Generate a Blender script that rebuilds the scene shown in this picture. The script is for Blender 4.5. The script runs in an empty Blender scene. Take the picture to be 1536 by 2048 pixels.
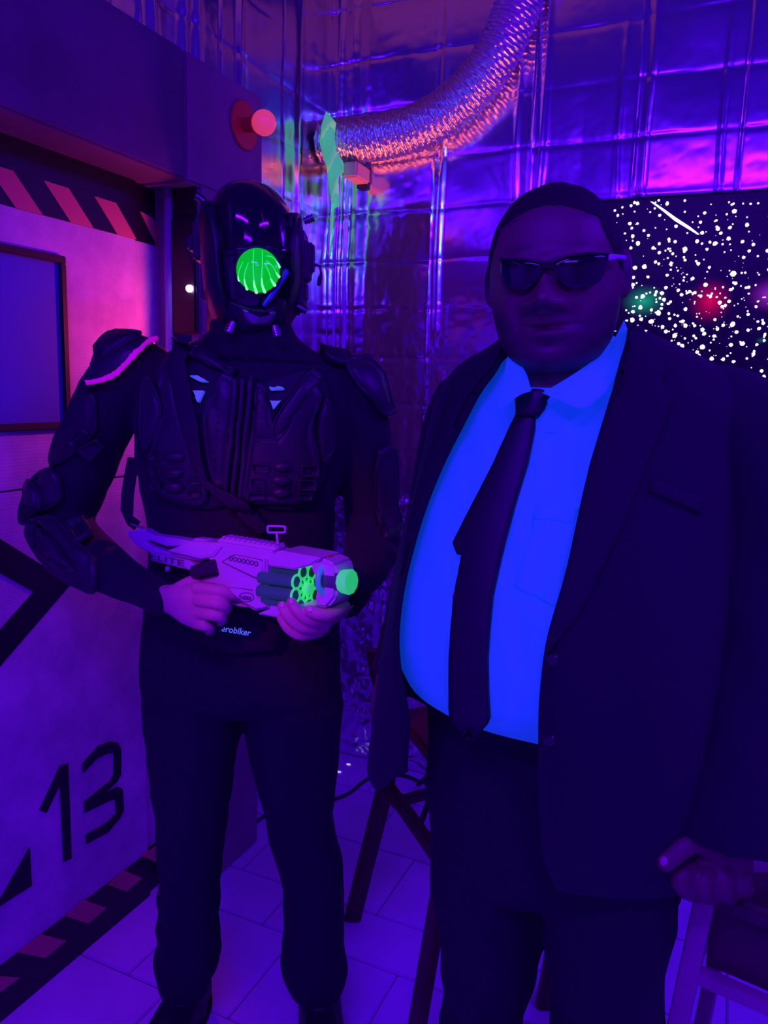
import bpy, bmesh, math, random
import numpy as np
from mathutils import Vector, Matrix
from mathutils.bvhtree import BVHTree

random.seed(7); RNG = np.random.default_rng(7)
scene = bpy.context.scene
COL = scene.collection

# ------------------------------------------------------------------ camera
FPX = 1539.0; CAM_H = 1.46
_y, _p, _r = (math.radians(v) for v in (24.29, 9.29, 1.76))
UZ = Vector((0, 0, 1))
HF = Vector((-math.sin(_y), math.cos(_y), 0)); HR = Vector((math.cos(_y), math.sin(_y), 0))
_fw = HF*math.cos(_p) - UZ*math.sin(_p); _up = HF*math.sin(_p) + UZ*math.cos(_p)
CR = HR*math.cos(_r) + _up*math.sin(_r); CU = _up*math.cos(_r) - HR*math.sin(_r); CF = _fw
CAM = Vector((0, 0, CAM_H))
cd = bpy.data.cameras.new('camera'); cd.sensor_fit = 'VERTICAL'; cd.sensor_height = 24.0
cd.lens = 24.0*FPX/2048; cd.clip_start = 0.02
cam = bpy.data.objects.new('camera', cd); COL.objects.link(cam)
M = Matrix.Identity(4)
for i in range(3):
    M[i][0] = CR[i]; M[i][1] = CU[i]; M[i][2] = -CF[i]; M[i][3] = CAM[i]
cam.matrix_world = M
scene.camera = cam
vs = scene.view_settings
vs.view_transform = 'Standard'; vs.look = 'None'; vs.exposure = 0.0; vs.gamma = 1.0
vs.use_curve_mapping = False

# ------------------------------------------------------------------ world and lights
wd = bpy.data.worlds.new('world'); scene.world = wd; wd.use_nodes = True
wd.node_tree.nodes['Background'].inputs[0].default_value = (0.02, 0.0, 0.08, 1)
wd.node_tree.nodes['Background'].inputs[1].default_value = 0.2

def area(name, loc, target, size, power, color, sy=None):
    l = bpy.data.lights.new(name, 'AREA'); l.energy = power; l.color = color
    l.shape = 'RECTANGLE'; l.size = size; l.size_y = sy or size
    o = bpy.data.objects.new(name, l); COL.objects.link(o); o.location = loc
    o.rotation_euler = (Vector(target)-Vector(loc)).to_track_quat('-Z', 'Y').to_euler()
    return o
def spot(name, loc, target, power, color, angle=60, blend=.6, radius=.03):
    l = bpy.data.lights.new(name, 'SPOT'); l.energy = power; l.color = color
    l.spot_size = math.radians(angle); l.spot_blend = blend; l.shadow_soft_size = radius
    o = bpy.data.objects.new(name, l); COL.objects.link(o); o.location = loc
    o.rotation_euler = (Vector(target)-Vector(loc)).to_track_quat('-Z', 'Y').to_euler()
    return o
VIOLET = (0.10, 0.0005, 1.0)
TUBES = [((0.9, -1.6, 2.75), (0.9, -1.6, 0), 'a'), ((-0.35, -0.55, 2.78), (-0.35, -0.5, 0), 'b'), ((1.3, 1.0, 2.78), (1.3, 1.0, 0), 'c')]
area('blacklight_rear', (0.9, -1.6, 2.74), (0.7, -1.2, 0), 1.2, 38, VIOLET, .12)
area('blacklight_centre', (-0.35, -0.55, 2.77), (-.35, -.2, 0), 1.2, 46, VIOLET, .12)
area('blacklight_side', (1.3, 1.0, 2.77), (1.0, 1.0, 0), 1.2, 46, VIOLET, .12)
MAG_POS, MAG_TGT = (-1.0, -1.3, 2.55), (-.72, 1.2, 1.14)
spot('magenta_beam', MAG_POS, MAG_TGT, 85, (1.0, 0.05, 0.5), 10.5, .6, .05)
GRN_POS, GRN_TGT = (0.6, -.8, 2.7), (-1.12, 2.5, 2.17)
spot('added_green_beam', GRN_POS, GRN_TGT, 14, (0.0, 1.0, 0.45), 15, .8, .03)  # unseen lamp added for green glints on duct and foil

# ------------------------------------------------------------------ projection helpers
def ray(px, py): return CR*((px-768)/FPX) + CU*((1024-py)/FPX) + CF
def W(px, py, d):
    v = ray(px, py); return CAM + v*(d/v.dot(HF))
def onx(px, py, x):
    v = ray(px, py); return CAM + v*(x/v.x)
def ony(px, py, y):
    v = ray(px, py); return CAM + v*(y/v.y)
def onz(px, py, z=0.0):
    v = ray(px, py); return CAM + v*((z-CAM_H)/v.z)
def proj(p):
    v = Vector(p)-CAM; z = v.dot(CF); return (768+FPX*v.dot(CR)/z, 1024-FPX*v.dot(CU)/z)
def zat(px, py, d): return W(px, py, d).z
def pxm(px, d): return px*d/FPX

# ------------------------------------------------------------------ materials
MATS = {}
def mat(name, col, rough=.6, metal=0.0, bump=0, bscale=60, var=0, vscale=6, emit=None, estr=0, coat=0, spec=.5, trans=0, alpha=1, sheen=0, bdist=.002):
    if name in MATS: return MATS[name]
    m = bpy.data.materials.new(name); m.use_nodes = True; nt = m.node_tree
    b = nt.nodes['Principled BSDF']
    b.inputs['Base Color'].default_value = (*col, 1); b.inputs['Roughness'].default_value = rough
    b.inputs['Metallic'].default_value = metal; b.inputs['Specular IOR Level'].default_value = spec
    if coat: b.inputs['Coat Weight'].default_value = coat; b.inputs['Coat Roughness'].default_value = .05
    if trans: b.inputs['Transmission Weight'].default_value = trans
    if sheen: b.inputs['Sheen Weight'].default_value = sheen
    if emit: b.inputs['Emission Color'].default_value = (*emit, 1); b.inputs['Emission Strength'].default_value = estr
    tc = nt.nodes.new('ShaderNodeTexCoord')
    if var:
        n = nt.nodes.new('ShaderNodeTexNoise'); n.inputs['Scale'].default_value = vscale; n.inputs['Detail'].default_value = 6
        nt.links.new(tc.outputs['Object'], n.inputs['Vector'])
        mx = nt.nodes.new('ShaderNodeMix'); mx.data_type = 'RGBA'
        mx.inputs[6].default_value = (*[c*(1-var) for c in col], 1); mx.inputs[7].default_value = (*[min(1, c*(1+var)) for c in col], 1)
        cr = nt.nodes.new('ShaderNodeMapRange'); cr.inputs[1].default_value = .3; cr.inputs[2].default_value = .7
        nt.links.new(n.outputs['Fac'], cr.inputs[0]); nt.links.new(cr.outputs[0], mx.inputs[0])
        nt.links.new(mx.outputs[2], b.inputs['Base Color'])
    if bump:
        n = nt.nodes.new('ShaderNodeTexNoise'); n.inputs['Scale'].default_value = bscale; n.inputs['Detail'].default_value = 5
        nt.links.new(tc.outputs['Object'], n.inputs['Vector'])
        bp = nt.nodes.new('ShaderNodeBump'); bp.inputs['Strength'].default_value = bump; bp.inputs['Distance'].default_value = bdist
        nt.links.new(n.outputs['Fac'], bp.inputs['Height']); nt.links.new(bp.outputs['Normal'], b.inputs['Normal'])
    MATS[name] = m
    return m

# ------------------------------------------------------------------ mesh helpers
def tag(o, label=None, cat=None, group=None, kind=None):
    if label: o['label'] = label
    if cat: o['category'] = cat
    if group: o['group'] = group
    if kind: o['kind'] = kind
    return o
def empty(name, loc, label, cat, group=None):
    o = bpy.data.objects.new(name, None); COL.objects.link(o); o.location = loc; o.empty_display_size = .1
    return tag(o, label, cat, group)
def adopt(o, parent):
    o.parent = parent
    if parent.type == 'EMPTY': o.matrix_parent_inverse = Matrix.Translation(-Vector(parent.location))
def mk(name, VF, m, parent=None, smooth=True):
    V, Fc = VF
    me = bpy.data.meshes.new(name); me.from_pydata([tuple(v) for v in V], [], [tuple(int(i) for i in f) for f in Fc]); me.update()
    bm = bmesh.new(); bm.from_mesh(me); bmesh.ops.recalc_face_normals(bm, faces=bm.faces); bm.to_mesh(me); bm.free()
    me.materials.append(m)
    if smooth:
        me.polygons.foreach_set('use_smooth', [True]*len(me.polygons))
        if smooth == 'auto':
            try: me.set_sharp_from_angle(angle=math.radians(38))
            except Exception: pass
    o = bpy.data.objects.new(name, me); COL.objects.link(o)
    if parent: adopt(o, parent)
    return o
def mk_np(name, V, Fq, m, parent=None):
    me = bpy.data.meshes.new(name); n = len(V); k = len(Fq)
    me.vertices.add(n); me.vertices.foreach_set('co', np.asarray(V, dtype=np.float32).ravel())
    me.loops.add(k*4); me.loops.foreach_set('vertex_index', np.asarray(Fq, dtype=np.int32).ravel())
    me.polygons.add(k); me.polygons.foreach_set('loop_start', np.arange(0, k*4, 4, dtype=np.int32))
    me.polygons.foreach_set('use_smooth', np.ones(k, dtype=bool))
    me.update(); me.validate(); me.materials.append(m)
    o = bpy.data.objects.new(name, me); COL.objects.link(o)
    if parent: adopt(o, parent)
    return o
def joinVF(*parts):
    V, Fc = [], []
    for v, f in parts:
        k = len(V); V += [Vector(p) for p in v]; Fc += [tuple(i+k for i in q) for q in f]
    return V, Fc
def bevel_vf(VF, w, seg=2):
    bm = bmesh.new(); vs_ = [bm.verts.new(v) for v in VF[0]]
    for f in VF[1]:
        try: bm.faces.new([vs_[i] for i in f])
        except ValueError: pass
    bmesh.ops.recalc_face_normals(bm, faces=bm.faces)
    ed = [e for e in bm.edges if len(e.link_faces) == 2 and e.calc_face_angle(0) > .5]
    if w > 0 and ed: bmesh.ops.bevel(bm, geom=ed, offset=w, segments=seg, affect='EDGES', clamp_overlap=True)
    bm.verts.index_update(); r = ([v.co.copy() for v in bm.verts], [tuple(v.index for v in f.verts) for f in bm.faces]); bm.free()
    return r
def box(lo, hi, bev=0.0):
    x0, y0, z0 = lo; x1, y1, z1 = hi
    V = [Vector(p) for p in ((x0,y0,z0),(x1,y0,z0),(x1,y1,z0),(x0,y1,z0),(x0,y0,z1),(x1,y0,z1),(x1,y1,z1),(x0,y1,z1))]
    VF = V, [(0,3,2,1),(4,5,6,7),(0,1,5,4),(1,2,6,5),(2,3,7,6),(3,0,4,7)]
    return bevel_vf(VF, bev) if bev else VF
def obox(c, ax, ay, az, bev=0.0):
    c = Vector(c); V = [c+ax*i+ay*j+az*k for k in (-1,1) for i, j in ((-1,-1),(1,-1),(1,1),(-1,1))]
    VF = V, [(0,3,2,1),(4,5,6,7),(0,1,5,4),(1,2,6,5),(2,3,7,6),(3,0,4,7)]
    return bevel_vf(VF, bev) if bev else VF
def bar(p, q, w, h, up=UZ, bev=.002):
    p, q = Vector(p), Vector(q); a = (q-p); L = a.length; a.normalize()
    s = a.cross(up)
    if s.length < 1e-3: s = a.cross(Vector((1,0,0)))
    s.normalize(); u = s.cross(a).normalized()
    return obox((p+q)/2, a*L/2, s*w/2, u*h/2, bev)
def prism(pts, off, bev=0.0):
    """pts: planar polygon of Vectors; off: extrusion Vector"""
    n = len(pts); V = [Vector(p) for p in pts]+[Vector(p)+off for p in pts]
    VF = V, [tuple(range(n-1, -1, -1)), tuple(range(n, 2*n))]+[(i, (i+1) % n, n+(i+1) % n, n+i) for i in range(n)]
    return bevel_vf(VF, bev) if bev else VF
def loft(rings, cap=True):
    n = len(rings[0]); V = [p for r in rings for p in r]; Fc = []
    for k in range(len(rings)-1):
        for i in range(n):
            j = (i+1) % n; Fc.append((k*n+i, k*n+j, (k+1)*n+j, (k+1)*n+i))
    if cap:
        for k, rev in ((0, True), (len(rings)-1, False)):
            c = sum(rings[k], Vector())/n; V.append(c); ci = len(V)-1
            for i in range(n):
                j = (i+1) % n; Fc.append((ci, k*n+j, k*n+i) if rev else (ci, k*n+i, k*n+j))
    return V, Fc
def ell(c, a, b, n=24, e=2.0):
    out = []
    for i in range(n):
        t = 2*math.pi*i/n; x, y = math.cos(t), math.sin(t); q = 2.0/e
        out.append(c + a*math.copysign(abs(x)**q, x) + b*math.copysign(abs(y)**q, y))
    return out
def catmull(P, n):
    """resample open polyline of Vectors smoothly"""
    P = [Vector(p) for p in P]; out = []; m = len(P)-1
    for i in range(n):
        t = i/(n-1)*m; k = min(int(t), m-1); u = t-k
        p0, p1, p2, p3 = P[max(k-1, 0)], P[k], P[k+1], P[min(k+2, m)]
        out.append(.5*((2*p1)+(-p0+p2)*u+(2*p0-5*p1+4*p2-p3)*u*u+(-p0+3*p1-3*p2+p3)*u**3))
    return out
def tube(P, R, n=16, round_ends=True, flat=None, steps=None, cap=True):
    """tube along points P with radii R; flat=(normal, factor) squashes along a direction"""
    P = [Vector(p) for p in P]; R = list(R) if hasattr(R, '__len__') else [R]*len(P)
    if steps:
        Q = catmull([(*p,) for p in P], steps); rr = [Vector((r, 0, 0)) for r in R]; R = [v.x for v in catmull(rr, steps)]; P = Q
    T = []
    for i in range(len(P)):
        t = P[min(i+1, len(P)-1)]-P[max(i-1, 0)]; T.append(t.normalized())
    u = T[0].cross(UZ)
    if u.length < .1: u = T[0].cross(Vector((1, 0, 0)))
    u.normalize(); rings = []
    def rg(c, t, r):
        nonlocal u
        u = (u - t*u.dot(t)).normalized(); v = t.cross(u)
        pts = ell(c, u*r, v*r, n)
        if flat:
            fn, k = flat
            pts = [p - fn*((p-c).dot(fn)*(1-k)) for p in pts]
        return pts
    if round_ends:
        for a in (75, 45, 20): rings.append(rg(P[0]-T[0]*R[0]*math.sin(math.radians(a)), T[0], R[0]*math.cos(math.radians(a))))
    for p, t, r in zip(P, T, R): rings.append(rg(p, t, r))
    if round_ends:
        for a in (20, 45, 75): rings.append(rg(P[-1]+T[-1]*R[-1]*math.sin(math.radians(a)), T[-1], R[-1]*math.cos(math.radians(a))))
    return loft(rings, cap)
def cyl(p, q, r, n=24, bev=0.0, r2=None):
    p, q = Vector(p), Vector(q); t = (q-p).normalized(); u = t.cross(UZ)
    if u.length < .1: u = t.cross(Vector((1, 0, 0)))
    u.normalize(); v = t.cross(u); r2 = r if r2 is None else r2
    if bev:
        return loft([ell(p, u*(r-bev), v*(r-bev), n), ell(p+t*bev, u*r, v*r, n), ell(q-t*bev, u*r2, v*r2, n), ell(q, u*(r2-bev), v*(r2-bev), n)])
    return loft([ell(p, u*r, v*r, n), ell(q, u*r2, v*r2, n)])
def ringmesh(c, ax, r, rt, n=32, m=10):
    ax = ax.normalized(); u = ax.cross(UZ)
    if u.length < .1: u = ax.cross(Vector((1, 0, 0)))
    u.normalize(); v = ax.cross(u); V = []; Fc = []
    for i in range(n):
        a = 2*math.pi*i/n; d = u*math.cos(a)+v*math.sin(a)
        for j in range(m):
            b = 2*math.pi*j/m; V.append(c+d*(r+rt*math.cos(b))+ax*rt*math.sin(b))
    for i in range(n):
        for j in range(m):
            i2, j2 = (i+1) % n, (j+1) % m; Fc.append((i*m+j, i2*m+j, i2*m+j2, i*m+j2))
    return V, Fc
def ball(c, r, n=20, sx=(1, 1, 1)):
    V = []; Fc = []; c = Vector(c); k = n//2
    rings = [[c+Vector((sx[0]*r*math.sin(math.pi*j/k)*math.cos(2*math.pi*i/n), sx[1]*r*math.sin(math.pi*j/k)*math.sin(2*math.pi*i/n), sx[2]*r*math.cos(math.pi*j/k))) for i in range(n)] for j in range(1, k)]
    return loft(rings)
def ring(z, xL, xR, d, bf, bb=None, psi=0.0, n=40, e=2.2, zf=0.0):
    """horizontal cross-section of a body: silhouette spans pixel columns xL..xR at heading depth d; zf lowers the front"""
    bb = bf if bb is None else bb; a = math.radians(psi)
    nf = -HF*math.cos(a) - HR*math.sin(a); sd = HR*math.cos(a) - HF*math.sin(a)
    s = ((xL+xR)/2-768)*d/FPX; w = (xR-xL)/2*d/FPX
    for it in range(14):
        c = HF*d + HR*s; c.z = z; pts = []
        for i in range(n):
            t = 2*math.pi*i/n; x, y = math.cos(t), math.sin(t); q = 2.0/e
            fx = math.copysign(abs(x)**q, x); fy = math.copysign(abs(y)**q, y)
            p = c + sd*(w*fx) + nf*((bf if y > 0 else bb)*fy)
            if y > 0: p.z -= zf*fy
            pts.append(p)
        X = [proj(p)[0] for p in pts]; l, r = min(X), max(X)
        s += ((xL+xR)-(l+r))/2*d/FPX; w *= max(.3, min(2.5, (xR-xL)/max(r-l, 1)))
    return pts
def body_loft(spec, **kw):
    """spec rows: (py, xL, xR, d, bf[, bb]) with py the image row of the section's centre height"""
    rs = []
    for row in spec:
        py, xL, xR, d = row[:4]; z = zat((xL+xR)/2, py, d)
        rs.append(ring(z, xL, xR, d, *row[4:], **kw))
    return loft(rs)
def remesh(VF, voxel, smooth=4, fac=.5):
    me = bpy.data.meshes.new('tmp'); me.from_pydata([tuple(v) for v in VF[0]], [], VF[1]); me.update()
    bm = bmesh.new(); bm.from_mesh(me); bmesh.ops.recalc_face_normals(bm, faces=bm.faces); bm.to_mesh(me); bm.free()
    o = bpy.data.objects.new('tmp', me); COL.objects.link(o)
    r = o.modifiers.new('r', 'REMESH'); r.mode = 'VOXEL'; r.voxel_size = voxel
    if smooth: s = o.modifiers.new('s', 'SMOOTH'); s.iterations = smooth; s.factor = fac
    dg = bpy.context.evaluated_depsgraph_get(); ev = o.evaluated_get(dg); m2 = ev.to_mesh()
    V = [v.co.copy() for v in m2.vertices]; Fc = [tuple(p.vertices) for p in m2.polygons]
    ev.to_mesh_clear(); bpy.data.objects.remove(o); bpy.data.meshes.remove(me)
    return V, Fc
def wrinkle(VF, fn):
    return [v+fn(v) for v in VF[0]], VF[1]
def bvh_of(*VFs):
    V, Fc = joinVF(*VFs); return BVHTree.FromPolygons(V, Fc)
def hit(bv, px, py, dflt=None):
    v = ray(px, py).normalized(); l, n, i, dist = bv.ray_cast(CAM, v)
    if l is None:
        if dflt is None: return None, None
        return W(px, py, dflt), -v
    if n.dot(v) > 0: n = -n
    return l, n
def _surf(bv, px, py, state):
    l, n = hit(bv, px, py)
    if l is None:
        d = state.get('d', state['dflt']); return W(px, py, d), state.get('n', -ray(px, py).normalized())
    state['d'] = (l-CAM).dot(HF); state['n'] = n
    return l, n
def resample2(P, n, smooth=True):
    return [(p.x, p.y) for p in (catmull([(a, b, 0) for a, b in P], n))] if smooth else lin(P, n)
def lin(P, n):
    P = [Vector((a, b)) for a, b in P]; L = [0]
    for a, b in zip(P, P[1:]): L.append(L[-1]+(b-a).length)
    out = []
    for i in range(n):
        t = L[-1]*i/(n-1); k = 0
        while k < len(L)-2 and L[k+1] < t: k += 1
        u = (t-L[k])/max(L[k+1]-L[k], 1e-6); q = P[k].lerp(P[k+1], min(max(u, 0), 1)); out.append((q.x, q.y))
    return out
def patch(bv, A, B, n=24, m=6, off=.004, thick=.004, dflt=1.2, smooth=False, bulge=0.0):
    """cloth strip lying on a surface, ruled between two image polylines"""
    A = resample2(A, n, smooth); B = resample2(B, n, smooth); st = {'dflt': dflt}; top = []; bot = []
    for i in range(n):
        for j in range(m):
            t = j/(m-1); px = A[i][0]*(1-t)+B[i][0]*t; py = A[i][1]*(1-t)+B[i][1]*t
            l, nn = _surf(bv, px, py, st); k = off+bulge*math.sin(math.pi*t)
            top.append(l+nn*k); bot.append(l+nn*(off-thick))
    V = top+bot; N = n*m; Fc = []
    for i in range(n-1):
        for j in range(m-1):
            a = i*m+j; Fc.append((a, a+1, a+m+1, a+m)); Fc.append((N+a, N+a+m, N+a+m+1, N+a+1))
    for i in range(n-1):
        for j in (0, m-1):
            a = i*m+j; Fc.append((a, a+m, N+a+m, N+a))
    for j in range(m-1):
        for i in (0, n-1):
            a = i*m+j; Fc.append((a, a+1, N+a+1, N+a))
    return V, Fc
def smooth_normals(bv, px, py, state):
    return _surf(bv, px, py, state)
def pillow(bv, outline, h=.01, prof=None, N=56, dflt=1.5, smooth=True, center=None):
    """moulded plate lying on a surface, outline in image pixels"""
    P = list(outline)+[outline[0]]
    O = resample2(P, N+1, smooth)[:-1] if smooth else lin(P, N+1)[:-1]
    cx, cy = center or (sum(p[0] for p in O)/N, sum(p[1] for p in O)/N)
    prof = prof or [(1.0, -.4), (1.0, .55), (.95, .9), (.86, 1.0), (.82, .8), (.76, .8), (.70, 1.0), (.5, 1.08), (.25, 1.12)]
    st = {'dflt': dflt}; l, n = _surf(bv, cx, cy, st); rings = []
    for s, k in prof:
        r = []
        for x, y in O:
            px, py = cx+(x-cx)*s, cy+(y-cy)*s; l, nn = _surf(bv, px, py, st); r.append(l+nn*(h*k))
        rings.append(r)
    return loft(rings)
def text_vf(body, size, depth, shear=0.0, bold=0.0):
    c = bpy.data.curves.new('t', 'FONT'); c.body = body; c.size = size; c.extrude = depth; c.shear = shear; c.offset = bold; c.resolution_u = 3
    o = bpy.data.objects.new('t', c); COL.objects.link(o); dg = bpy.context.evaluated_depsgraph_get()
    ev = o.evaluated_get(dg); me = ev.to_mesh(); V = [v.co.copy() for v in me.vertices]; Fc = [tuple(p.vertices) for p in me.polygons]
    ev.to_mesh_clear(); bpy.data.objects.remove(o); bpy.data.curves.remove(c)
    return V, Fc

# ================================================================== the setting
XD, XP, YB = -1.4017, -1.2736, 2.5958
XW = -1.43; RX, FY, CZ = 2.6, -2.6, 2.9
m_paint = mat('wall_paint', (.66, .62, .68), .85, bump=.15, bscale=40, var=.04)
m_ceil = mat('ceiling_paint', (.21, .20, .48), .9, var=.05)
m_grout = mat('grout', (.30, .26, .32), .95)
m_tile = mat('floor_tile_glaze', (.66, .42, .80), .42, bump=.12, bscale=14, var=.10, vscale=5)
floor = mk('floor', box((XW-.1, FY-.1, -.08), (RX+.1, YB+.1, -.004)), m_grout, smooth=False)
tag(floor, 'pale square ceramic tile floor glowing violet under the blacklight', kind='structure')
rows = [FY, -2.3, -2.0, -1.7, -1.4, -1.1, -.8, -.5, -.198, .102, .402, .702, 1.001, 1.300, 1.600, 1.776, 2.061, 2.36, YB]
joints = {12: -1.123, 13: -.945, 14: -1.05, 15: -1.239, 16: -.96, 11: -.9, 17: -1.1}
tile_cache = {}
for ri in range(len(rows)-1):
    y0, y1 = rows[ri], rows[ri+1]; wdt = .30 if ri == 13 else .45
    x = joints.get(ri, -1.2-.15*(ri % 3)); xs = [x]
    while xs[0] > XW: xs.insert(0, xs[0]-wdt)
    while xs[-1] < RX: xs.append(xs[-1]+wdt)
    for a, b in zip(xs, xs[1:]):
        a, b = max(a, XW), min(b, RX)
        if b-a < .02: continue
        key = (round(b-a, 3), round(y1-y0, 3))
        if key not in tile_cache:
            g = .0022; w2, h2 = (b-a)/2-g, (y1-y0)/2-g
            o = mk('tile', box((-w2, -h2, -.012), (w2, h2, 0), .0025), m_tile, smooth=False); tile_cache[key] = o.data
        else:
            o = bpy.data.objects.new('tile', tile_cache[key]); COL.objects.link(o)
        o.location = ((a+b)/2, (y0+y1)/2, RNG.uniform(-.0004, .0004)); o.parent = floor
ceil = mk('ceiling', box((XW-.1, FY-.1, CZ), (RX+.1, YB+.1, CZ+.08)), m_ceil, smooth=False); tag(ceil, 'plain ceiling above the room', kind='structure')
wl = mk('wall_left', box((XW-.1, FY, 0), (XW, YB, CZ)), m_paint, smooth=False); tag(wl, 'left wall, foil covered around the bunker door', kind='structure')
wb = mk('wall_back', box((XW-.1, YB, 0), (RX+.1, YB+.1, CZ)), m_paint, smooth=False); tag(wb, 'back wall covered in creased silver emergency foil', kind='structure')
wr = mk('wall_right', box((RX, FY, 0), (RX+.1, YB, CZ)), m_paint, smooth=False); tag(wr, 'plain right wall out of the picture', kind='structure')
wf = mk('wall_front', box((XW-.1, FY-.1, 0), (RX+.1, FY, CZ)), m_paint, smooth=False); tag(wf, 'plain wall behind the photographer', kind='structure')

# ---- silver foil sheets
def foil_mat():
    m = bpy.data.materials.new('silver_foil'); m.use_nodes = True; nt = m.node_tree; b = nt.nodes['Principled BSDF']
    b.inputs['Base Color'].default_value = (.80, .74, .86, 1); b.inputs['Metallic'].default_value = 1; b.inputs['Roughness'].default_value = .17
    tc = nt.nodes.new('ShaderNodeTexCoord')
    n = nt.nodes.new('ShaderNodeTexNoise'); n.inputs['Scale'].default_value = 28; n.inputs['Detail'].default_value = 4; n.inputs['Roughness'].default_value = .55
    mp = nt.nodes.new('ShaderNodeMapping'); mp.inputs['Scale'].default_value = (1, 1, .45)
    nt.links.new(tc.outputs['Object'], mp.inputs['Vector']); nt.links.new(mp.outputs[0], n.inputs['Vector'])
    bp = nt.nodes.new('ShaderNodeBump'); bp.inputs['Strength'].default_value = .10; bp.inputs['Distance'].default_value = .003
    nt.links.new(n.outputs['Fac'], bp.inputs['Height']); nt.links.new(bp.outputs['Normal'], b.inputs['Normal'])
    return m
M_FOIL = foil_mat()
def vnoise(u, v, seed, scale):
    r = np.random.default_rng(seed); L = r.random((128, 128)); x = u/scale+40.3; y = v/scale+17.7
    xi = np.floor(x).astype(int); yi = np.floor(y).astype(int); fx = x-xi; fy = y-yi
    fx = fx*fx*(3-2*fx); fy = fy*fy*(3-2*fy); a = lambda i, j: L[(xi+i) % 128, (yi+j) % 128]
    return (a(0,0)*(1-fx)+a(1,0)*fx)*(1-fy)+(a(0,1)*(1-fx)+a(1,1)*fx)*fy
ZF0 = ony(850, 420, YB).z; ZFS = (ZF0-ony(850, 905, YB).z)/5
def foil(parent, fixed, u0, u1, z0, z1, seed, place, crumple, streaks=(), lift=0.0, amp=.0035):
    """one hanging foil sheet: folds every ZFS, bent facets between, crumple(u,z)->weight, streaks=(u, s, a, zlo, zhi)"""
    r = np.random.default_rng(seed); st = .006
    nu = max(8, int((u1-u0)/st)); nz = int((z1-z0)/st); us = np.linspace(u0, u1, nu); zs = np.linspace(z0, z1, nz)
    Ug, Zg = np.meshgrid(us, zs)
    # warped fold rows
    zw = Zg + .010*(vnoise(Ug, Zg, seed+1, .25)-.5) + .006*(vnoise(Ug, Zg, seed+2, .08)-.5)
    k = (zw-ZF0)/ZFS; ki = np.floor(k).astype(int); fz = k-ki
    cols = 2; cu = (Ug-u0)/(u1-u0)*cols; ci = np.minimum(np.floor(cu).astype(int), cols-1); fu = cu-ci
    N = r.normal(0, amp, (64, cols+1)); g = lambda i, j: N[(ki+i) % 64, ci+j]
    H = (g(0,0)*(1-fu)+g(0,1)*fu)*(1-fz)+(g(1,0)*(1-fu)+g(1,1)*fu)*fz
    dz = np.minimum(fz, 1-fz)*ZFS
    H -= (.0038 if amp > .004 else .0016)*np.exp(-dz/.006)*(.4+1.2*vnoise(Ug, Zg, seed+3, .1))
    H += .0015*(vnoise(Ug, Zg, seed+4, .12)-.5)
    # vertical crease strips fanning from the folds
    cw = crumple(Ug, Zg)
    vn = vnoise(Ug*2.2, Zg*.8, seed+5, .11); H += cw*.006*(np.abs(vn-.5)*2)
    rn = np.abs(vnoise(Ug, Zg, seed+6, .055)-.5)*2; rn2 = np.abs(vnoise(Ug+.4*Zg, Zg-.3*Ug, seed+7, .028)-.5)*2
    H += cw*(.008*rn+.005*rn2)
    for (uc, s, a, zl, zh) in streaks:
        c = uc + .012*(vnoise(Ug*0, Zg, seed+int(uc*991) % 97, .2)-.5); w = np.clip((Zg-zl)/.1, 0, 1)*np.clip((zh-Zg)/.1, 0, 1)
        H += a*w*np.exp(-((Ug-c)/s)**2)
    # rolled vertical seam edges
    e = np.minimum(Ug-u0, u1-Ug); H += .004*np.exp(-(e/.006)**2)*(.5+vnoise(Ug*0, Zg, seed+9, .07))
    H += .008+lift - H.min()*0
    V = place(Ug.ravel(), Zg.ravel(), H.ravel())
    idx = np.arange(nu*nz).reshape(nz, nu); Fq = np.stack([idx[:-1,:-1], idx[:-1,1:], idx[1:,1:], idx[1:,:-1]], -1).reshape(-1, 4)
    o = mk_np('foil_sheet', V, Fq, M_FOIL, parent)
    return o
def crump_back(u, z):
    w = .05+0*u
    w = np.where(u < -1.0, .13, w)
    w = np.where(z < 1.05, np.maximum(w, .85), w); w = np.where((z > 1.05) & (z < 1.75) & (u < -.95), .26, w)
    w = np.where((z < 1.8) & (u > -.95) & (z > 1.05), np.maximum(w, .12), w)
    return w
ub = [XW+.004, -1.018, -.685, -.361, -.067, .25, .57, .9, 1.22, 1.55]
back_place = lambda u, z, h: np.stack([u, YB-h, z], -1)
for i in range(len(ub)-1):
    stk = []
    if i == 0: stk = [(-1.385+.062*q+.012*math.sin(q*5), .010+.008*(q % 3), .008-.002*(q % 3), 1.15 if q % 2 else 1.35, 2.9) for q in range(3)]
    elif i < 4: stk = [(ub[i]+.03, .010, .007, 1.6, 2.9), (ub[i+1]-.05, .007, .004, 1.9, 2.6)]
    foil(wb, 'y', ub[i]-.004, ub[i+1]+.004, .004, CZ-.004, 100+i*13, back_place, crump_back, stk, lift=.0015*(i % 2), amp=.005 if i < 1 else .0018)
left_place = lambda u, z, h: np.stack([XW+h*.9, u, z], -1)
crump_left = lambda u, z: np.where(z < 1.2, .5, .07+0*u)
vb = [1.93, 2.265, YB-.006]
for i in range(2):
    foil(wl, 'x', vb[i], vb[i+1]+.003, .004, CZ-.004, 400+17*i, left_place, crump_left, [(vb[i]+.1, .02, .010, 1.9, 2.9)], lift=.001*i, amp=.0028)
va = [.55, .9, 1.25, 1.6, 1.93]
for i in range(4):
    foil(wl, 'x', va[i], va[i+1]+.003, 2.2, CZ-.004, 500+17*i, left_place, lambda u, z: .12+0*u,
         [(va[i]+.05+.06*q, .016, .012, 2.0, 2.75) for q in (0, 2, 3)], lift=.001*(i % 2))

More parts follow.
